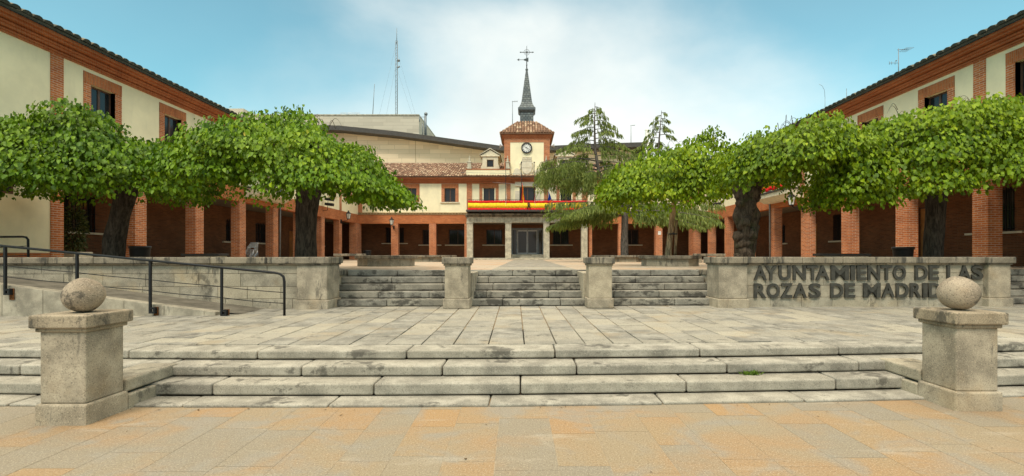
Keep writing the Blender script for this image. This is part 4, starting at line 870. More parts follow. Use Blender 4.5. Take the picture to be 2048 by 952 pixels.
for fdir in ((0, -1), (1, 0), (0, 1), (-1, 0)):
    U = Vector((-fdir[1], fdir[0], 0)); D = Vector((fdir[0], fdir[1], 0)); n = 20
    for i in range(n):
        u = -hw + (i + 0.5) * 2 * hw / n; tmax = 1.0 if abs(u) < th_ else max(0.04, (hw - abs(u)) / (hw - th_))
        for k in range(6):
            a0, a1 = k / 6, min((k + 1) / 6 + 0.02, tmax)
            if a0 >= tmax: break
            def Q(tt, lift): d = hw - (hw - th_) * tt; p = Vector((tcx, tcy, 0)) + U * u + D * d; return (p.x, p.y, ez + (rz1 - ez) * tt + lift)
            m.tube([Q(a0, 0.045), Q(a1, 0.025)], [0.1, 0.085], 7, random.random(), False)
m.build('tile_roof', M['tile'], CT)
# clock
ck = Vector((fx(1053.3), ty0 - 0.02, fz(296.3))); cr_ = 0.47
def disc(mb, r, y0, y1, n=40, ri=0.0):
    P = [(ck.x + r * math.cos(2 * math.pi * i / n), ck.z + r * math.sin(2 * math.pi * i / n)) for i in range(n)]
    if not ri: mb.prism(P, 'y', y0, y1)
    else:
        for i in range(n):
            a, b_ = 2 * math.pi * i / n, 2 * math.pi * (i + 1) / n
            mb.prism([(ck.x + r * math.cos(a), ck.z + r * math.sin(a)), (ck.x + r * math.cos(b_), ck.z + r * math.sin(b_)), (ck.x + ri * math.cos(b_), ck.z + ri * math.sin(b_)), (ck.x + ri * math.cos(a), ck.z + ri * math.sin(a))], 'y', y0, y1)
m = MB(); disc(m, cr_ * 0.82, ty0 - 0.06, ty0 + 0.03); face = m.build('clock_face', M['white'], CT)
m = MB(); disc(m, cr_, ty0 - 0.12, ty0 + 0.03, ri=cr_ * 0.8); m.build('rim', M['black'], face)
m = MB()
for i in range(12):
    a = 2 * math.pi * i / 12; r0, r1, w = cr_ * 0.56, cr_ * 0.73, 0.03; d = Vector((math.sin(a), math.cos(a))); n_ = Vector((d.y, -d.x)); c0, c1 = Vector((ck.x, ck.z)) + d * r0, Vector((ck.x, ck.z)) + d * r1
    m.prism([tuple(c0 + n_ * w), tuple(c1 + n_ * w), tuple(c1 - n_ * w), tuple(c0 - n_ * w)], 'y', ty0 - 0.066, ty0 - 0.061)
m.build('numeral_marks', M['black'], face)
for a, l, w in ((R(122), 0.20, 0.028), (R(300), 0.27, 0.02)):     # the hands stand near ten to four
    m = MB(); d = Vector((math.sin(a), math.cos(a))); n_ = Vector((d.y, -d.x)); c = Vector((ck.x, ck.z)); p0, p1 = c - d * 0.07, c + d * l
    m.prism([tuple(p0 + n_ * w), tuple(p1 + n_ * w * 0.5), tuple(p1 - n_ * w * 0.5), tuple(p0 - n_ * w)], 'y', ty0 - 0.085 - w, ty0 - 0.075 - w); m.build('hand', M['black'], face)
# coat of arms in relief under the clock
m = MB(); x = fx(1053.5); P = [(x + dx, z) for dx, z in ((-0.42, 9.75), (-0.46, 9.2), (-0.36, 8.85), (0, 8.6), (0.36, 8.85), (0.46, 9.2), (0.42, 9.75))]
m.prism(P, 'y', ty0 - 0.07, ty0 + 0.03)
for i in range(7):
    a = -0.36 + 0.12 * i; m.lathe([(0.07, 9.80), (0.06, 9.98), (0.035, 10.06), (0.06, 10.1), (0.01, 10.16)], (x + a, ty0 - 0.02), 8)
m.box(x - 0.46, x + 0.46, ty0 - 0.09, ty0 + 0.03, 9.755, 9.83)
for s in (-1, 1):
    m.tube([(x + s * 0.44, ty0 - 0.03, 9.7), (x + s * 0.62, ty0 - 0.03, 9.5), (x + s * 0.52, ty0 - 0.03, 9.2), (x + s * 0.64, ty0 - 0.03, 9.0), (x + s * 0.46, ty0 - 0.03, 8.7)], 0.05, 6)
m.box(x - 0.02, x + 0.02, ty0 - 0.095, ty0 - 0.071, 8.75, 9.7); m.box(x - 0.4, x + 0.4, ty0 - 0.094, ty0 - 0.0712, 9.2, 9.24); m.build('coat_of_arms', M['pale_stone'], CT)
# slate lantern and spire
YS = YF + 1.9; sxx = PX(1053.5, YS)
def sh(px): return px * YS / F
m = MB(); q2 = math.sqrt(2)
m.lathe([(sh(17) * q2, PY(252, YS)), (sh(17) * q2, PY(249, YS)), (sh(14) * q2, PY(247.5, YS))], (sxx, YS), 4, math.pi / 4, False); m.lathe([(sh(13.2) * q2, PY(249, YS)), (sh(13.2) * q2, PY(226, YS))], (sxx, YS), 4, math.pi / 4, False); m.build('slate_lantern', M['slate'], CT)
m = MB(); m.lathe([(sh(14) * q2, PY(228, YS)), (sh(17.2) * q2, PY(224, YS)), (sh(17.2) * q2, PY(220, YS)), (sh(15.8) * q2, PY(219, YS))], (sxx, YS), 4, math.pi / 4, False); m.build('spire_eave', M['lead'], CT)
m = MB(); m.lathe([(sh(h) * q2, PY(y, YS)) for y, h in ((219.2, 16.3), (216, 14), (212, 12), (206, 10.4), (198, 9.3), (180, 7.0), (160, 4.4), (146, 2.5), (138, 1.4))], (sxx, YS), 4, math.pi / 4, False); m.build('spire', M['slate'], CT)
m = MB(); m.ball((sxx, YS, PY(139.5, YS)), 0.13, 10); z0, z1 = PY(138, YS), PY(92, YS); m.tube([(sxx, YS, z0), (sxx, YS, z1)], [0.05, 0.02], 6)
zc = PY(104.5, YS); m.tube([(sxx - sh(14), YS, zc), (sxx + sh(14), YS, zc)], 0.035, 6); m.tube([(sxx - sh(12), YS, zc - 0.06), (sxx - sh(12), YS, zc + 0.06)], 0.03, 5); m.tube([(sxx + sh(12), YS, zc - 0.06), (sxx + sh(12), YS, zc + 0.06)], 0.03, 5)
for a in range(4):
    b_ = math.pi / 4 + a * math.pi / 2; m.tube([(sxx, YS, zc), (sxx + 0.2 * math.cos(b_), YS, zc + 0.2 * math.sin(b_))], 0.02, 5)
m.tube([(sxx + 0.26 * math.cos(i * math.pi / 8), YS, zc + 0.26 * math.sin(i * math.pi / 8)) for i in range(17)], 0.015, 5)
zv = PY(119.5, YS); m.tube([(sxx - sh(17), YS, zv), (sxx + sh(3), YS, zv)], 0.025, 6); m.prism([(sxx - sh(19.5), zv), (sxx - sh(15), zv + 0.12), (sxx - sh(15), zv - 0.12)], 'y', YS - 0.015, YS + 0.015); m.prism([(sxx - sh(6), zv + 0.05), (sxx + sh(3.4), zv + 0.2), (sxx + sh(3.4), zv - 0.2), (sxx - sh(6), zv - 0.05)], 'y', YS - 0.012, YS + 0.012)
m.ball((sxx, YS, PY(130, YS)), 0.07, 8); m.build('weathervane', M['lead'], CT)
# horn loudspeakers on the tower
for s, lb in ((-1, 'grey horn loudspeaker on the dormer window side of the tower, under its eave'), (1, 'grey horn loudspeaker on the cedar side of the tower, under its eave')):
    x = tx0 if s < 0 else tx1; z = fz(290.5); t = thing('horn_loudspeaker', lb, 'loudspeaker', (x, ty0 + 0.3, z))
    m = MB(); pts = [(x + s * d, ty0 + 0.3, z - 0.12 * (d / 0.45) * 0 + 0.0) for d in (0.1, 0.2, 0.3, 0.38, 0.42)]; m.tube(pts, [0.05, 0.06, 0.1, 0.18, 0.22], 12); m.build('horn', M['alu'], t)
    m = MB(); m.tube([(x, ty0 + 0.3, z - 0.02), (x + s * 0.14, ty0 + 0.3, z - 0.04)], 0.03, 6); m.build('bracket', M['steel_pole'], t)

# ------------------------------------------------------------------ banner, flagpoles and flags
t = thing('balcony_banner', 'long red and yellow striped banner along the portico balcony rail', 'banner', (qx(1055), YP - 0.75, 5.4))
YB = YP - 0.735
for (pa, pb, nm, mt) in ((401.5, 406, 'red_band', 'red'), (406, 416, 'yellow_band', 'yellow'), (416, 421, 'red_band', 'red')):
    m = MB(); n = 120; vs = []; x0, x1 = PX(936, YB), PX(1173, YB)
    for i in range(n + 1):
        x = x0 + (x1 - x0) * i / n; sag = 0.006 * math.sin(i * 0.9) + 0.008 * math.sin(i * 0.23 + 1); d = 0.02 * math.sin(i * 1.7)
        vs += [(x, YB + d, PY(pb, YB) + sag), (x, YB + d * 0.6, PY(pa, YB) + sag + (0.012 if i % 4 == 0 and pa < 403 else 0))]
    m.add(vs, [(2 * i, 2 * i + 2, 2 * i + 3, 2 * i + 1) for i in range(n)], 0.5, True); o = m.build(nm, M[mt], t); sd = o.modifiers.new('thick', 'SOLIDIFY'); sd.thickness = 0.006
m = MB(); x, z = PX(1057.5, YB), PY(411, YB)
m.tube([(x - 0.12, YB - 0.05, z - 0.28), (x + 0.0, YB - 0.06, z - 0.02), (x + 0.1, YB - 0.06, z + 0.14), (x, YB - 0.06, z + 0.25), (x - 0.1, YB - 0.06, z + 0.14), (x, YB - 0.07, z - 0.02), (x + 0.14, YB - 0.05, z - 0.26)], 0.04, 6)
tag(m.build('mourning_ribbon', M['black']), 'black looped ribbon pinned on the long balcony banner', 'ribbon')
def flag(px, top, fl, label_pole, label_flag):
    YQ = YP - 0.62; x = PX(px, YQ); t = thing('flagpole', label_pole, 'flagpole', (x, YQ, 5.4), 'flagpoles on the balcony')
    m = MB(); m.tube([(x, YQ, 5.38), (x, YQ, PY(top, YQ))], [0.03, 0.022], 8); m.build('pole', M['iron'], t); m = MB(); m.lathe([(0.05, PY(top, YQ)), (0.07, PY(top, YQ) + 0.05), (0.01, PY(top, YQ) + 0.12)], (x, YQ), 8); m.build('finial', M['black'], t)
    if not fl: return
    bands, z1, z0, spread = fl; g_ = thing('flag', label_flag, 'flag', (x, YQ - 0.04, z1), 'flags on the balcony poles')
    nb = len(bands); nz = 26
    for bi, mt in enumerate(bands):
        m = MB(); vs = []
        per = 5
        for j in range(nz + 1):
            v = j / nz; z = z1 + (z0 - z1) * v
            for i in range(per + 1):
                u = (bi + i / per) / nb; w = spread * (0.25 + 0.75 * v)
                vs.append((x + 0.03 + u * w + 0.03 * math.sin(v * 6 + u * 3), YQ - 0.05 - 0.07 * math.sin(u * 14 + v * 2), z - u * 0.55 * (1 - 0.4 * v) * (1 if v < 0.99 else 0.8)))
        m.add(vs, [(j * (per + 1) + i, j * (per + 1) + i + 1, (j + 1) * (per + 1) + i + 1, (j + 1) * (per + 1) + i) for j in range(nz) for i in range(per)], 0.5, True)
        o = m.build('cloth_band', M[mt], g_); sd = o.modifiers.new('thick', 'SOLIDIFY'); sd.thickness = 0.006
flag(1011.5, 318, (['white', 'black', 'white', 'red'], 6.9, 5.75, 0.12), 'slim flagpole on the balcony by the first-floor brick window', 'furled black, white and red flag wound round its pole')
flag(1043, 326, (['red', 'yellow', 'red'], 7.75, 5.65, 0.44), 'flagpole on the balcony in front of the centre window', 'red and yellow flag hanging limp at the centre window')
flag(1068.5, 326, (['red', 'white', 'red'], 7.4, 5.9, 0.08), 'flagpole on the balcony beside the cedar tip', 'narrow red and white flag rolled round the pole by the cedar')
flag(1096, 340, (['blue', 'blue', 'blue'], 7.0, 5.95, 0.85), 'flagpole on the balcony mostly hidden by the cedar', 'blue flag with yellow stars drooping in front of the banner')
m = MB(); YQ = YP - 0.78; xx = PX(1099, YQ)
for i in range(5):
    a = i * 1.2; m.ball((xx + 0.12 + 0.09 * math.cos(a), YQ, 6.15 + 0.13 * math.sin(a)), 0.028, 5)
for o in [o for o in COL.objects if o.name.startswith('flag') and o.get('category') == 'flag' and 'stars' in o['label']]: m.build('stars', M['yellow'], o)

# cables strung across the plaza
for (x0, y0, z0, x1, y1, z1, sag, lb) in ((PX(920, 40), 40.2, PY(344, 40), PX(1420, 40), 40.2, PY(343, 40), 0.15, 'thin upper cable crossing in front of the clock tower'), (PX(985, 40), 40.1, PY(364, 40), PX(1420, 40), 40.1, PY(380, 40), 0.25, 'thin lower cable crossing in front of the cedar')):
    m = MB(); m.tube([(x0 + (x1 - x0) * i / 20, y0 + (y1 - y0) * i / 20, z0 + (z1 - z0) * i / 20 - sag * math.sin(math.pi * i / 20)) for i in range(21)], 0.012, 5); tag(m.build('overhead_cable', M['steel_pole']), lb, 'cable', 'cables over the plaza')

# ------------------------------------------------------------------ lanterns, floodlights, notices
lantern(-XW, 37.75, 4.35, 1, 0, 'black wall lantern in the corner of the arcade, on the wing pillar')
lantern(fx(788), YF, 4.1, -0.05, -1, 'black wall lantern on the first brick pillar of the town hall')
lantern(XW, 24.95, 4.1, -1, 0, 'black wall lantern on the brick pillar under the bunting balcony', 1.05)
spot_cluster(-XW, 34.4, 5.1, 1, 'stacked black floodlights beside the thick dark trunk', 2)
spot_cluster(XW, 35.0, 5.2, -1, 'single black floodlight above the wing arcade near the gnarled trunk', 1)
for px, py, lb in ((1319, 466, 'small white notice on the brick pillar behind the staked tree'),):
    x = fx(px); m = MB(); m.box(x - 0.13, x + 0.13, YF - 0.02, YF - 0.003, fz(py) - 0.15, fz(py) + 0.15); tag(m.build('notice', M['white']), lb, 'notice')
m = MB(); m.box(XW - 0.14, XW - 0.122, 0, 0, 0, 0)
# stacked chairs in the arcade
YC = 25.6; xc = PX(508, YC)
for i in range(4):
    z = PZ + 0.07 * i; x = xc - 0.30 + 0.06 * i
    t = thing('stacked_chair', 'steel chair in the stack against the arcade pillar', 'chair', (x, YC, z), 'stacked steel chairs')
    m = MB(); m.box(x - 0.2, x + 0.2, YC - 0.2, YC + 0.2, z + 0.44, z + 0.465); m.build('seat', M['alu'], t, 0.008)
    m = MB()
    for sx_ in (-1, 1): m.tube([(x + sx_ * 0.2, YC + 0.19, z + 0.44), (x + sx_ * 0.19, YC + 0.25, z + 0.86)], 0.014, 6)
    m.box(x - 0.2, x + 0.2, YC + 0.23, YC + 0.25, z + 0.78, z + 0.86); m.build('backrest', M['alu'], t)
    for sx_ in (-1, 1):
        for sy in (-1, 1): m = MB(); m.tube([(x + sx_ * 0.19, YC + sy * 0.19, z + 0.44), (x + sx_ * 0.22, YC + sy * 0.22, z)], 0.014, 6); m.build('leg', M['steel'], t)

# ------------------------------------------------------------------ modern building behind, masts and antennas
MBD = thing('modern_building', 'pale travertine modern building with dark sloping roof edge, behind the town hall', 'building', (-10, 62, 0))
YM = 60.0
def mx_(px): return PX(px, YM)
def mz_(py): return PY(py, YM)
roofline = [(560, 254), (690, 258), (725, 261.5), (800, 269), (860, 277), (920, 285.5), (1005, 297.5), (1105, 297), (1200, 292.5), (1290, 290)]
poly = [(mx_(p), mz_(q) - 0.3) for p, q in roofline]; poly = [(poly[0][0], 0)] + poly + [(mx_(1266), mz_(290) - 0.3), (mx_(1266), 0)]; poly = [p for p in poly if p[0] <= mx_(1266) + 0.01]
m = MB(); m.prism(poly, 'y', YM, YM + 20); m.build('wall', M['clad'], MBD)
top = [(mx_(p), mz_(q)) for p, q in roofline] + [(mx_(1300), mz_(290.5))]; P = top + [(p[0], p[1] - 0.55) for p in reversed(top)]
m = MB(); m.prism(P, 'y', YM - 1.6, YM + 20.5); m.build('roof', M['roof_dark'], MBD)
m = MB(); m.box(mx_(1266) + 0.02, mx_(1284), YM + 0.2, YM + 19, 0, mz_(293)); m.build('glazing', M['glass'], MBD)
m = MB()
for px in (1266.5, 1275, 1284): m.box(mx_(px) - 0.06, mx_(px) + 0.06, YM + 0.05, YM + 0.19, 8, mz_(293)); 
for py in (305, 320): m.box(mx_(1266.5) + 0.07, mx_(1284) - 0.07, YM + 0.06, YM + 0.18, mz_(py) - 0.06, mz_(py) + 0.06)
m.build('mullion', M['roof_dark'], MBD)
m = MB(); m.box(mx_(830.5), mx_(831.2), YM - 0.006, YM + 0.1, 8, mz_(274) - 0.3); m.build('wall_joint', M['joint'], MBD)
YU = 70.0
m = MB(); m.box(PX(420, YU), PX(838, YU), YU, YU + 14, 0, PY(231, YU)); m.build('upper_block', M['clad_up'], MBD)
m = MB(); m.box(PX(425, YU), PX(838.4, YU), YU - 0.1, YU + 14.1, PY(231, YU), PY(231, YU) + 0.16); m.build('parapet_cap', M['gran_far'], MBD)
m = MB(); m.box(PX(300, 72), PX(487, 72), 72, 84, PY(231, YU) + 0.2, PY(217, 72)); m.build('stair_block', M['clad_up'], MBD)
m = MB(); z0 = PY(231, YU) + 0.16
for px in (682, 690, 698, 706, 714, 718): m.tube([(PX(px, 71), 71, z0), (PX(px, 71), 71, z0 + 0.5)], 0.03, 5)
m.tube([(PX(681, 71), 71, z0 + 0.5), (PX(719, 71), 71, z0 + 0.5)], 0.04, 5); m.build('roof_rail', M['alu'], MBD)
m = MB(); m.box(mx_(1283.5), mx_(1290.5), YM - 1.9, YM - 1.62 + 0.0, 8, mz_(268)); m.box(mx_(1283), mx_(1291), YM - 1.95, YM - 1.6, mz_(268), mz_(267) + 0.0); m.build('flue', M['white'], MBD)
# lattice radio mast
YT = 74.0; xm = PX(793.5, YT); zb = PY(231, YU); zt = PY(56, YT)
t = thing('radio_mast', 'tall lattice radio mast with guy wires on the modern roof', 'mast', (xm, YT, zb)); m = MB(); hw_ = 0.16; zl = PY(82, YT)
for a, b_ in ((-hw_, -hw_), (hw_, -hw_), (0, hw_)): m.tube([(xm + a, YT + b_, zb), (xm + a, YT + b_, zl)], 0.035, 5)
n = 30
for i in range(n):
    z = zb + (zl - zb) * i / n; z2 = zb + (zl - zb) * (i + 1) / n; s = 1 if i % 2 else -1
    m.tube([(xm - s * hw_, YT - hw_, z), (xm + s * hw_, YT - hw_, z2)], 0.02, 4)
m.build('lattice', M['steel_pole'], t)
m = MB(); m.tube([(xm, YT, zl - 0.5), (xm, YT, zt)], [0.06, 0.03], 6); m.build('whip', M['steel_pole'], t)
m = MB(); m.ball((xm + 0.35, YT - 0.2, PY(122, YT)), 0.22, 8); m.tube([(xm, YT, PY(122, YT)), (xm + 0.3, YT - 0.2, PY(122, YT))], 0.04, 5); m.tube([(xm, YT, PY(136, YT)), (xm + 0.5, YT - 0.2, PY(134, YT))], [0.1, 0.14], 6); m.build('antenna', M['steel_pole'], t)
for (dx, py0) in ((-2.2, 82), (-1.1, 120), (2.9, 100), (2.4, 136)):
    m = MB(); m.tube([(xm, YT, PY(py0, YT)), (xm + dx, YT + 2 * (1 if dx > 0 else -1), zb + 0.2)], 0.010, 4); m.build('guy_wire', M['steel_pole'], t)
def pole_antenna(px, Y, py0, py1, lean, label, yagi=0, r=0.03, arm=0):
    x = PX(px, Y); z0, z1 = PY(py0, Y), PY(py1, Y); t = thing('roof_antenna', label, 'antenna', (x, Y, z0), 'antennas on the roofs')
    m = MB(); m.tube([(x - lean, Y, z0 - 0.4), (x, Y, z1)], [r * 1.2, r * 0.7], 6); m.build('pole', M['steel_pole'], t)
    if yagi:
        m = MB(); m.tube([(x - 0.05, Y, z1 - 0.06), (x + arm, Y, z1 - 0.02)], r * 0.7, 5)
        for k in range(yagi): u = 0.2 + arm * 0.85 * k / yagi; m.tube([(x + u, Y - 0.25, z1 - 0.05), (x + u, Y + 0.25, z1 - 0.05)], r * 0.35, 4)
        m.build('aerial', M['steel_pole'], t)
    return t
pole_antenna(749, 73, 231, 168, 0.3, 'thin leaning pole antenna on the modern roof beside the mast', r=0.05)
pole_antenna(1025, 47, 262, 202, 0, 'thin aerial pole beside the clock tower spire', 3, 0.035, 0.5)
ta = pole_antenna(1797, 21.0, 156, 97, 0, 'television aerial with side dipole on the wing roof', 5, 0.018, 0.42)
m = MB(); x, z = PX(1797, 21), PY(126, 21); m.tube([(x, 21, z), (x - 0.4, 21, z)], 0.01, 5)
for u in (-0.4, -0.3, -0.15): m.tube([(x + u, 21, z - 0.07), (x + u, 21, z + 0.07)], 0.008, 4)
m.ball((x - 0.1, 21, z + 0.1), 0.03, 6); m.build('dipole', M['steel_pole'], ta)
pole_antenna(1693, 24, 205, 177, 0, 'short bare antenna rod on the wing roof', r=0.015)
tb = pole_antenna(1650, 26, 222, 195, 0, 'bent whip antenna above the wing eave', r=0.013)
m = MB(); x = PX(1650, 26); m.tube([(x, 26, PY(195, 26)), (x - 0.03, 26, PY(180, 26)), (x - 0.15, 26, PY(172, 26)), (x - 0.32, 26, PY(168, 26))], 0.008, 5); m.build('whip', M['steel_pole'], tb)
pole_antenna(1262, 61, 290, 250, 0, 'thin aerial on the modern roof behind the cedar', 3, 0.04, 0.5)
# exhaust pipes beside the modern block
x, y = PX(851, 66), 66.0; t = thing('roof_ladder', 'metal pipe and ladder frame against the modern roof block', 'pipework', (x, y, PY(275, y)))
m = MB(); m.tube([(x, y, PY(276, y)), (x, y, PY(226, y))], 0.16, 8); m.ball((x + 0.05, y, PY(228, y)), 0.25, 8); m.build('pipe', M['steel_pole'], t)
m = MB(); xa, xb = PX(839, y), PX(849, y); m.tube([(xa, y, PY(244, y)), (xa, y, PY(234, y)), (xb, y, PY(234, y)), (xb, y, PY(250, y))], 0.07, 5); m.tube([(x - 0.4, y, PY(270, y)), (x - 0.4, y, PY(246, y))], 0.05, 5)
for k in range(8): m.tube([(x - 0.4, y, PY(270 - 3 * k, y)), (x - 0.1, y, PY(270 - 3 * k, y))], 0.03, 4)
m.build('ladder', M['steel_pole'], t)

# ------------------------------------------------------------------ trees
def leaves(name, P, T, N, Ln, Wd, tone, mat, parent, fold=0.14):
    n = len(P); off = np.array(OFF.get(parent, (0, 0, 0))); P = P - off
    T = T / (np.linalg.norm(T, axis=1, keepdims=True) + 1e-9); B = np.cross(N, T); B /= (np.linalg.norm(B, axis=1, keepdims=True) + 1e-9); N = np.cross(T, B)
    L_, W_ = Ln[:, None], Wd[:, None]
    V = np.empty((n, 6, 3))
    V[:, 0] = P; V[:, 3] = P + T * L_ - N * L_ * 0.12
    V[:, 1] = P + T * L_ * 0.22 - B * W_ * 0.5 + N * W_ * fold; V[:, 2] = P + T * L_ * 0.66 - B * W_ * 0.40 + N * W_ * fold * 0.8
    V[:, 5] = P + T * L_ * 0.22 + B * W_ * 0.5 + N * W_ * fold; V[:, 4] = P + T * L_ * 0.66 + B * W_ * 0.40 + N * W_ * fold * 0.8
    me = bpy.data.meshes.new(name); me.vertices.add(n * 6); me.vertices.foreach_set('co', V.reshape(-1))
    base = (np.arange(n) * 6)[:, None]; loops = np.concatenate([base + np.array([[0, 1, 2, 3]]), base + np.array([[0, 3, 4, 5]])], 1).reshape(-1)
    me.loops.add(n * 8); me.loops.foreach_set('vertex_index', loops.astype(np.int32)); me.polygons.add(n * 2); me.polygons.foreach_set('loop_start', (np.arange(n * 2) * 4).astype(np.int32)); me.polygons.foreach_set('loop_total', np.full(n * 2, 4, np.int32))
    me.update(calc_edges=True); me.validate(); me.materials.append(mat)
    at = me.attributes.new('tone', 'FLOAT', 'FACE'); at.data.foreach_set('value', np.repeat(tone, 2).astype(np.float32))
    o = bpy.data.objects.new(name, me); COL.objects.link(o)
    if parent: o.parent = parent; OFF[o] = OFF[parent]
    return o
def trunk_mesh(path, radii, n=26, lumps=0.12, seed=0, freq=3.0):
    rr = random.Random(seed); ph = [rr.uniform(0, 6.28) for _ in range(6)]; m = MB(); path = [Vector(p) for p in path]
    # resample
    pts, rads = [], []
    for i in range(len(path) - 1):
        for k in range(6):
            t = k / 6; pts.append(path[i].lerp(path[i + 1], t)); rads.append(radii[i] + (radii[i + 1] - radii[i]) * t)
    pts.append(path[-1]); rads.append(radii[-1]); vs = []
    for j, (p, r) in enumerate(zip(pts, rads)):
        for k in range(n):
            a = 2 * math.pi * k / n; q = r * (1 + lumps * (math.sin(3 * a + ph[0] + p.z * freq * 0.5) * 0.5 + math.sin(5 * a + ph[1] - p.z * freq) * 0.35 + math.sin(2 * a + ph[2] + p.z * freq * 1.7) * 0.5 + math.sin(9 * a + ph[3] + p.z * 2) * 0.2))
            vs.append((p.x + q * math.cos(a), p.y + q * math.sin(a), p.z))
    fs = [(j * n + k, j * n + (k + 1) % n, (j + 1) * n + (k + 1) % n, (j + 1) * n + k) for j in range(len(pts) - 1) for k in range(n)]; fs.append(tuple(range((len(pts) - 1) * n, len(pts) * n)))
    m.add(vs, fs, 0.5, True); return m
def umbrella_tree(name, label, Y, prof, ry, trunk, ntuft, per, mat, barkm, lsz=0.104, lumps=0.12, seed=1, twigs=0, freq=3.0, group='umbrella trees on the plaza', tone_shift=0.0, tuft=(0.40, 0.82), drop=0.0):
    rg = np.random.default_rng(seed); px = np.array([p[0] for p in prof], float); xs = (px - CX) * Y / F
    zt = np.array([PY(p[1], Y) for p in prof]) - drop; zb = np.array([PY(p[2], Y) for p in prof]) + 0.16
    x0, x1 = xs[0], xs[-1]; xc = (x0 + x1) / 2; hw = (x1 - x0) / 2
    base = trunk[0][0]; t = thing(name, label, 'tree', base, group)
    trunk_mesh(trunk[0], trunk[1], lumps=lumps, seed=seed, freq=freq).build('trunk', M[barkm], t)
    if barkm == 'bark_gnarl':
        rb = random.Random(4)
        for i in range(26):
            m = MB(); q = rb.uniform(0.05, 0.8) * (len(trunk[0]) - 1); k = int(q); p = Vector(trunk[0][k]).lerp(Vector(trunk[0][k + 1]), q - k); r_ = trunk[1][k]; a = rb.uniform(math.pi * 0.95, math.pi * 2.05); b0 = rb.uniform(0.07, 0.17)
            m.ball((p.x + r_ * 0.86 * math.cos(a), p.y + r_ * 0.86 * math.sin(a), p.z), b0, 7, rb.uniform(0.7, 1.5))
            m.v = [tuple(Vector(p) + Vector((math.sin(p[2] * 31 + p[0] * 17), math.sin(p[2] * 23 + p[1] * 13), math.sin(p[0] * 29))) * 0.022) for p in m.v]
            m.build('burl', M[barkm], t)
    def surf(x, th):
        u = np.clip((x - xc) / hw, -0.999, 0.999); d = ry * np.sqrt(1 - np.abs(u) ** 2.4); v = np.cos(th); sgn = np.sin(th)
        t_ = np.interp(x, xs, zt); b_ = np.interp(x, xs, zb); return d * v, b_ + (t_ - b_) * sgn ** 0.75
    # limbs
    tp = Vector(trunk[0][-1]); m = MB()
    for k in range(13):
        a = 2 * math.pi * k / 13 + rg.uniform(-0.2, 0.2); ex = xc + 0.72 * hw * math.cos(a); ey = Y + 0.68 * ry * math.sin(a); zz = float(np.interp(ex, xs, zb * 0.35 + zt * 0.65)) - 0.15
        mid = tp.lerp(Vector((ex, ey, zz)), 0.5) + Vector((rg.uniform(-.15, .15), rg.uniform(-.15, .15), 0.22)); r0 = trunk[1][-1] * 0.42
        m.tube([tp - Vector((0, 0, 0.15)), tp.lerp(mid, 0.5) + Vector((0, 0, 0.1)), mid, Vector((ex, ey, zz)), Vector((ex + 0.12 * hw * math.cos(a), ey + 0.12 * ry * math.sin(a), zz - 0.35))], [r0, r0 * 0.75, r0 * 0.5, r0 * 0.28, 0.015], 7)
    m.build('limb', M[barkm], t)
    # clumps over the drooping dome: each a cap of shingled leaves with a hanging skirt, set in or out of its neighbours
    P, T, N, TN = [], [], [], []
    cent = []
    for i in range(ntuft):
        u = rg.uniform(-0.97, 0.97); x = xc + u * hw; th = rg.uniform(0.05, math.pi - 0.05) if rg.random() < 0.6 else math.pi - rg.uniform(0.02, 1.2)
        dy, z = surf(np.array(x), np.array(th)); r = rg.uniform(*tuft) * (1 - 0.35 * abs(u) ** 3)
        io = rg.normal(0.0, 0.19); k = r * 0.85
        cz = float(z) - r * 0.70 * max(math.sin(th), 0.2) + io * math.sin(th); cy = Y + float(dy) * (1 - k * 0.8 / ry) + io * math.cos(th); cx = x - u * k * 0.75
        cent.append((cx, cy, cz, r, u, float(dy) / ry, rg.uniform(-0.24, 0.20)))
    for (cx, cy, cz, r, ux, uy, tb_) in cent:
        k = int(per * (r / 0.4) ** 2); D = rg.normal(size=(k, 3)); D /= np.linalg.norm(D, axis=1, keepdims=True); D[:, 2] = np.abs(D[:, 2]) * 1.1 - 0.28; D /= np.linalg.norm(D, axis=1, keepdims=True)
        lump = 1 + 0.13 * np.sin(D[:, 0] * 7 + cx * 5) * np.sin(D[:, 1] * 7 + cy * 3) + 0.10 * np.sin(D[:, 2] * 9 + cz * 7); rad = (r * lump * (0.5 + 0.58 * rg.random(k) ** 0.6))[:, None]
        skirt = rg.random(k) < 0.25
        p = np.array([cx, cy, cz]) + D * rad * np.array([1.1, 1.1, 0.62]); p[:, 2] -= 0.20 * r * (D[:, 0] ** 2 + D[:, 1] ** 2) + np.where(skirt, rg.uniform(0, 0.22, k) * r * (D[:, 0] ** 2 + D[:, 1] ** 2), 0)
        outw = np.array([ux * 0.5, uy * 0.5, 0.0]); n = D * 0.85 + outw * 0.5 + np.array([0, 0, 0.12]) + rg.normal(size=(k, 3)) * 0.48
        d = np.array([0, 0, -1.05]) + D * np.array([0.5, 0.5, 0.0]) + outw * 0.4 + rg.normal(size=(k, 3)) * 0.28
        P.append(p); T.append(d); N.append(n); TN.append(np.clip(rg.beta(2.4, 2.4, k) * 0.9 + tb_ + tone_shift + (rg.random(k) > 0.993) * 0.3, 0, 1))
    # inner fill so that gaps look into shaded leaves, and a ragged hanging fringe
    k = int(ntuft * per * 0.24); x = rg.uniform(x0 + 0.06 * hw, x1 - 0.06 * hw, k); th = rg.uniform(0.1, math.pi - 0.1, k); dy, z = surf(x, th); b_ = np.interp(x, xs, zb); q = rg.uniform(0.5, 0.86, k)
    P.append(np.stack([x, Y + dy * q, b_ + (z - b_) * q + 0.05], 1)); T.append(rg.normal(size=(k, 3)) * 0.5 + np.array([0, 0, -0.8])); N.append(rg.normal(size=(k, 3)) + np.array([0, 0, 0.8])); TN.append(np.clip(rg.beta(2, 3, k), 0, 1))
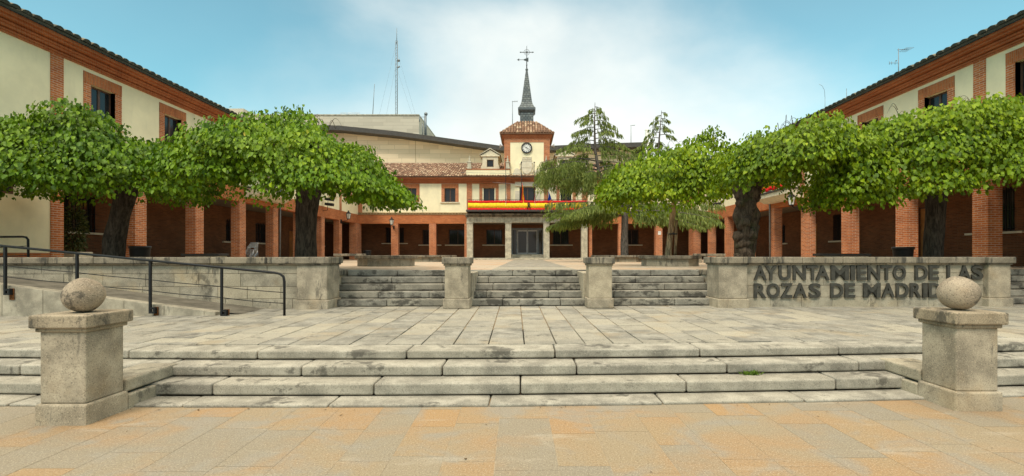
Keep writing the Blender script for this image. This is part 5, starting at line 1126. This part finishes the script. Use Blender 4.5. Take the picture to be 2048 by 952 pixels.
    k = int(ntuft * 16); x = rg.uniform(x0 + 0.02 * hw, x1 - 0.02 * hw, k); th = np.where(rg.random(k) < 0.65, math.pi - np.abs(rg.normal(0, 0.12, k)), np.abs(rg.normal(0, 0.12, k))); dy, z = surf(x, np.clip(th, 0.001, math.pi - 0.001)); strand = 0.5 + 0.5 * np.sin(x * 7 + seed) * np.sin(x * 17)
    P.append(np.stack([x, Y + dy * rg.uniform(0.8, 1.0, k), z - rg.uniform(0, 0.17, k) * strand], 1)); T.append(rg.normal(size=(k, 3)) * 0.4 + np.array([0, 0, -1])); N.append(rg.normal(size=(k, 3)) * 0.6 + np.stack([np.zeros(k), np.sign(dy), np.full(k, 0.3)], 1)); TN.append(np.clip(rg.beta(2, 2.4, k) + tone_shift, 0, 1))
    P, T, N, TN = (np.concatenate(a) for a in (P, T, N, TN)); n = len(P); s = lsz * rg.uniform(0.5, 1.35, n)
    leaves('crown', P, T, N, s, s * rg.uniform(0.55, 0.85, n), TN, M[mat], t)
    if twigs:
        for i in range(twigs):
            m = MB(); x = xc + rg.uniform(-0.35, 0.5) * hw; zz = float(np.interp(x, xs, zt)); a = rg.uniform(0, 6.28); l = rg.uniform(0.25, 0.5); yy = Y + rg.uniform(-0.4, 0.4)
            m.tube([(x + l * math.cos(a) * u, yy + l * math.sin(a) * u, zz - 0.12 + 0.75 * l * math.sin(u * math.pi * 0.95)) for u in [j / 7 for j in range(8)]], [0.009 - 0.001 * j for j in range(8)], 5)
            m.build('twig', M['bark_gnarl'], t)
    return t
def tp(px, py, Y, dy=0.0): return (PX(px, Y), Y + dy, PY(py, Y))
zg = PZ - 0.02
def base(px, Y, dy=0.0): return (PX(px, Y), Y + dy, zg)
umbrella_tree('umbrella_tree', 'dark umbrella tree with a leaning trunk, rising behind the ramp', 12.9,
    [(-34, 330, 375), (-15, 305, 395), (0, 290, 398), (50, 255, 400), (100, 226, 402), (150, 207, 398), (200, 199, 393), (240, 206, 400), (270, 222, 405), (300, 238, 412), (340, 255, 410), (372, 275, 400), (388, 300, 370)], 2.35,
    ([base(226, 12.9), tp(228, 480, 12.9), tp(240, 430, 12.9), tp(256, 375, 12.9), tp(258, 340, 12.9)], [0.255, 0.24, 0.23, 0.235, 0.21]), 84, 128, 'leaf', 'bark', seed=3, lumps=0.07, tone_shift=-0.14, drop=0.40)
umbrella_tree('umbrella_tree', 'broad bright green umbrella tree on a thick dark trunk, between the ramp and the steps', 13.2,
    [(342, 325, 350), (355, 285, 395), (380, 262, 405), (420, 247, 405), (460, 240, 412), (500, 236, 412), (540, 231, 398), (590, 219, 388), (640, 221, 388), (680, 232, 393), (712, 250, 396), (742, 280, 394), (770, 314, 408), (800, 350, 405), (826, 383, 398)], 2.6,
    ([base(611, 13.2), tp(611, 480, 13.2), tp(613, 430, 13.2), tp(616, 400, 13.2), tp(620, 375, 13.2), tp(620, 340, 13.2)], [0.285, 0.27, 0.27, 0.29, 0.33, 0.25]), 98, 130, 'leaf', 'bark', seed=5, twigs=14, lumps=0.05, tone_shift=-0.02, drop=0.30)
umbrella_tree('young_tree', 'young yellow-green tree tied to a stake in the stone planter', 17.55,
    [(1190, 385, 398), (1203, 352, 410), (1225, 338, 420), (1255, 333, 425), (1290, 300, 428), (1330, 292, 432), (1360, 300, 425), (1385, 285, 420), (1405, 268, 418), (1425, 258, 412), (1450, 272, 405), (1478, 300, 395)], 2.1,
    ([(PX(1336, 17.5), 17.5, PZ + 0.2), tp(1337, 500, 17.5), tp(1341, 465, 17.5), tp(1346, 425, 17.5), tp(1350, 380, 17.5)], [0.125, 0.115, 0.1, 0.095, 0.08]), 76, 92, 'leaf_y', 'bark_pale', 0.125, 0.06, 9, 8, group='younger trees', tuft=(0.36, 0.68))
umbrella_tree('umbrella_tree', 'umbrella tree with a gnarled lumpy trunk at the stair end of the lettered wall', 13.2,
    [(1432, 330, 370), (1445, 295, 395), (1462, 275, 398), (1490, 267, 378), (1520, 262, 362), (1560, 256, 350), (1600, 247, 350), (1635, 252, 388), (1660, 270, 402), (1690, 288, 412), (1720, 300, 418), (1745, 330, 395)], 2.0,
    ([base(1490, 13.2), tp(1490, 490, 13.2), tp(1493, 460, 13.2), tp(1489, 430, 13.2), tp(1492, 400, 13.2), tp(1500, 365, 13.2), tp(1512, 325, 13.2)], [0.27, 0.24, 0.25, 0.29, 0.25, 0.31, 0.22]), 68, 122, 'leaf_y', 'bark_gnarl', 0.104, 0.30, 12, 16, 5.0, tone_shift=-0.08)
umbrella_tree('umbrella_tree', 'wide umbrella tree with a dark straight trunk behind the far end of the lettering', 13.2,
    [(1618, 385, 400), (1635, 345, 412), (1660, 310, 420), (1690, 280, 422), (1715, 248, 415), (1750, 226, 405), (1790, 214, 402), (1830, 222, 397), (1880, 214, 392), (1930, 217, 382), (1980, 212, 377), (2030, 202, 370), (2075, 215, 365), (2100, 250, 345)], 2.3,
    ([base(1866, 13.2), tp(1867, 480, 13.2), tp(1870, 430, 13.2), tp(1872, 390, 13.2), tp(1868, 340, 13.2)], [0.235, 0.22, 0.225, 0.24, 0.2]), 94, 126, 'leaf_y', 'bark', 0.104, 0.06, 15, 12, tone_shift=-0.06)
# stake and ties of the young tree
t = thing('tree_stake', 'slanting timber stake tied to the young tree', 'stake', (PX(1352, 17.3), 17.3, PZ + 0.3))
m = MB(); m.tube([(PX(1351, 17.2), 17.25, PZ + 0.2), (PX(1354, 17.2), 17.25, PY(440, 17.2))], 0.055, 8); m.build('post', M['wood_pale'], t)
m = MB(); m.tube([(PX(1336, 17.5), 17.36, PY(468, 17.4)), (PX(1354, 17.2), 17.18, PY(468, 17.2))], 0.025, 6); m.tube([(PX(1336, 17.5), 17.62, PY(466, 17.4)), (PX(1354, 17.2), 17.33, PY(466, 17.2))], 0.025, 6); m.build('tie', M['black'], t)

# the cedar with two leaders
YD = 28.6
CD = thing('cedar_tree', 'grey-green drooping cedar with two tall tips in front of the town hall', 'tree', (PX(1249, YD), YD, PZ))
rg = np.random.default_rng(21)
fork = Vector(tp(1250, 425, YD)); la = [fork, Vector(tp(1226, 385, YD)), Vector(tp(1198, 345, YD)), Vector(tp(1190, 300, YD)), Vector(tp(1189, 250, YD)), Vector(tp(1190, 205, YD))]
lb_ = [fork, Vector(tp(1275, 385, YD, 0.4)), Vector(tp(1305, 345, YD, 0.6)), Vector(tp(1322, 300, YD, 0.6)), Vector(tp(1325, 262, YD, 0.6)), Vector(tp(1329, 215, YD, 0.6))]
trunk_mesh([(PX(1249, YD), YD, PZ + 0.1), tp(1249, 480, YD), tuple(fork)], [0.25, 0.22, 0.19], 14, 0.05, 4).build('trunk', M['bark_grey'], CD)
m = MB(); m.tube(la, [0.16, 0.14, 0.11, 0.08, 0.05, 0.012], 8); m.tube(lb_, [0.15, 0.12, 0.1, 0.07, 0.045, 0.012], 8); lead = m.build('leader', M['bark_grey'], CD)
bm_ = MB(); P, T, N, TN, LN = [], [], [], [], []
def along(pl, s):
    s = min(max(s, 0), 0.9999) * (len(pl) - 1); i = int(s); return pl[i].lerp(pl[i + 1], s - i)
def spray(p0, az, ln, rise, droop, dens=1.0, hang=0.35, r0=0.03):
    d = Vector((math.cos(az), math.sin(az), 0)); pts = [p0 + d * (ln * u) + Vector((0, 0, rise * ln * u - droop * ln * u ** 2.2)) for u in [i / 8 for i in range(9)]]
    bm_.tube(pts, [r0 * (1 - 0.85 * i / 8) for i in range(9)], 5)
    side = Vector((-d.y, d.x, 0)); k = int(ln * 26 * dens)
    for i in range(k):
        u = rg.uniform(0.12, 1.0); c = along(pts, u); w = (0.18 + 0.30 * ln * 0.35) * (1.05 - u * 0.7)
        sd = rg.choice([-1, 1]); l2 = w * rg.uniform(0.4, 1.1)
        q = 5
        for j in range(q):
            f_ = (j + 0.5) / q; p = c + side * (sd * l2 * f_) + d * (l2 * 0.5 * f_) + Vector((0, 0, -hang * l2 * f_ ** 1.6))
            for rep in range(1 if rg.random() < 0.75 else 2):
                P.append(p + Vector(rg.normal(size=3) * 0.03)); T.append(Vector((d.x * 0.4 + side.x * sd * 0.4, d.y * 0.4 + side.y * sd * 0.4, -0.9 * (0.45 + hang))) + Vector(rg.normal(size=3) * 0.28)); N.append(Vector(rg.normal(size=3)) + Vector((0, 0, 0.7))); TN.append(min(1, max(0, rg.normal(0.5, 0.2)))); LN.append(rg.uniform(0.12, 0.30))
def halfw(tab, py): return float(np.interp(py, [a for a, _ in tab], [b for _, b in tab])) * YD / F
# upper, open tiers of the two leaders
for k, py in enumerate(np.linspace(214, 322, 25)):
    p = Vector(tp(1189.5, py, YD)); hwid = halfw([(205, 5), (222, 18), (240, 40), (262, 56), (285, 72), (322, 84)], py)
    az = (math.pi if k % 2 else 0) + rg.normal(0, 0.55); spray(p, az, hwid * rg.uniform(0.75, 1.22), 0.22, 0.42, 0.66, 1.15, 0.03)
for k, py in enumerate(np.linspace(220, 322, 19)):
    s_ = (py - 215) / 105; p = Vector(tp(1329 - 8 * min(1, s_ * 1.3), py, YD, 0.6)); hwid = halfw([(215, 6), (235, 20), (262, 34), (290, 46), (322, 60)], py)
    az = (math.pi if k % 2 else 0) + rg.normal(0, 0.55); spray(p, az, hwid * rg.uniform(0.75, 1.22), 0.22, 0.44, 0.62, 1.0, 0.028)
# weeping middle: long boughs carrying curtains of hanging strands
def curtain(p0, az, ln, rise, droop, hl, dens=25):
    d = Vector((math.cos(az), math.sin(az), 0)); side = Vector((-d.y, d.x, 0)); pts = [p0 + d * (ln * u) + Vector((0, 0, rise * ln * u - droop * ln * u ** 2.4)) for u in [i / 8 for i in range(9)]]
    bm_.tube(pts, [0.05 * (1 - 0.8 * i / 8) for i in range(9)], 5)
    for i in range(int(ln * dens)):
        u = rg.uniform(0.12, 1.0) ** 0.8; c = along(pts, u) + side * rg.normal(0, 0.22) * (1.2 - u * 0.5); L_ = hl * rg.uniform(0.35, 1.0) * (1.05 - 0.35 * u); n_ = int(L_ / 0.06) + 1; sw = Vector(rg.normal(size=3) * 0.10); tone = rg.normal(0.5, 0.16)
        for j in range(n_):
            f_ = (j + rg.random()) / n_; p = c + Vector((0, 0, -L_ * f_ ** 1.1)) + sw * f_ + d * (0.10 * f_) + Vector(rg.normal(size=3) * 0.035); P.append(p); T.append(Vector((0, 0, -1)) + Vector(rg.normal(size=3) * 0.33)); N.append(Vector((rg.normal(), rg.normal(), 0.5))); TN.append(min(1, max(0, tone + rg.normal(0, 0.12)))); LN.append(rg.uniform(0.12, 0.26))
for py, ln, az, hl in ((322, 3.4, math.pi + 0.15, 1.1), (330, 3.9, math.pi - 0.35, 1.4), (334, 3.0, math.pi + 0.7, 1.5), (340, 3.6, math.pi + 0.25, 1.7), (346, 2.6, math.pi - 0.8, 1.6), (350, 3.7, math.pi + 0.02, 1.5), (352, 2.2, math.pi + 1.1, 1.7), (360, 2.7, math.pi + 0.45, 1.3), (325, 2.0, 0.2, 1.1), (336, 2.2, -0.5, 1.4), (345, 2.0, -1.1, 1.5), (352, 1.9, 0.5, 1.3), (362, 1.6, -0.2, 1.1)):
    p = along(la, float(np.interp(py, [318, 425], [0.56, 0.05]))); curtain(Vector((p.x, p.y, PY(py, YD))), az, ln, 0.16, 0.22, hl)
for py, ln, az, hl in ((325, 1.8, 0.3, 0.9), (340, 2.3, -0.4, 1.2), (352, 2.6, 0.1, 1.2), (360, 2.2, -1.0, 1.2), (345, 1.6, 2.8, 1.0)):
    p = along(lb_, float(np.interp(py, [320, 425], [0.56, 0.05]))); curtain(Vector((p.x, p.y, PY(py, YD))), az, ln, 0.15, 0.22, hl)
# long low boughs that spread level and droop at the tips
for i in range(30):
    py = rg.uniform(406, 432); az = (math.pi if i % 2 else 0) + rg.normal(0, 0.36); ln = (5.7 if i % 2 else 6.3) * rg.uniform(0.6, 1.0); spray(Vector(tp(1249, py, YD)), az, ln, 0.03 + rg.normal(0, 0.03), rg.uniform(0.06, 0.19), rg.uniform(0.7, 1.3), rg.uniform(0.6, 1.35), 0.05)
bm_.build('branch', M['bark_grey'], CD)
P, T, N = (np.array([tuple(a) for a in q]) for q in (P, T, N)); LN = np.array(LN)
leaves('foliage', P, T, N, LN, LN * 0.17, np.array(TN), M['cedar'], CD, 0.3)

# a clipped shrub by the arcade end, and weeds and litter on the stones
x, y = -15.6, 16.6; t = thing('potted_shrub', 'narrow olive shrub in a pale square pot under the arcade', 'shrub', (x, y, PZ))
m = MB(); m.box(x - 0.35, x + 0.35, y - 0.35, y + 0.35, PZ - 0.01, PZ + 0.5); m.build('pot', M['cream_stone'], t, 0.02)
k = 1400; D = rg.normal(size=(k, 3)); D /= np.linalg.norm(D, axis=1, keepdims=True); Pn = np.array([x, y, PZ + 1.25]) + D * np.array([0.36, 0.36, 0.85]) * rg.uniform(0.5, 1.05, (k, 1)); s = rg.uniform(0.06, 0.12, k)
leaves('foliage', Pn, D + np.array([0, 0, -0.4]), D + rg.normal(size=(k, 3)) * 0.5, s, s * 0.5, rg.random(k), M['shrub'], t)
k = 60; c = np.array([PX(1490, 6.0), 6.0 - 0.14, 0.175]); Pn = c + rg.normal(size=(k, 3)) * np.array([0.06, 0.012, 0.006]); s = rg.uniform(0.03, 0.07, k)
o = leaves('weeds', Pn, rg.normal(size=(k, 3)) * 0.6 + np.array([0, -0.3, 0.8]), rg.normal(size=(k, 3)) + np.array([0, -0.8, 0.4]), s, s * 0.35, rg.random(k), M['weed'], None); o['kind'] = 'stuff'; o['label'] = 'small green weeds growing in a step joint'
m = MB()
for i in range(30):
    x = random.uniform(-4.2, 4.2); y = random.choice([5.12 + 0.0304 * x + 0.0055 * x * x - abs(random.gauss(0, 0.03)), random.uniform(2.6, 5.0)]); a = random.uniform(0, 6.28); l = random.uniform(0.009, 0.022); q = 0.45
    m.add([(x - l * math.cos(a), y - l * math.sin(a), 0.004), (x + q * l * math.sin(a), y - q * l * math.cos(a), 0.009), (x + l * math.cos(a), y + l * math.sin(a), 0.012), (x - q * l * math.sin(a), y + q * l * math.cos(a), 0.006)], [(0, 1, 2, 3)])
o = m.build('leaf_litter', M['litter']); o['kind'] = 'stuff'; o['label'] = 'scattered dry leaf litter on the pale paving'
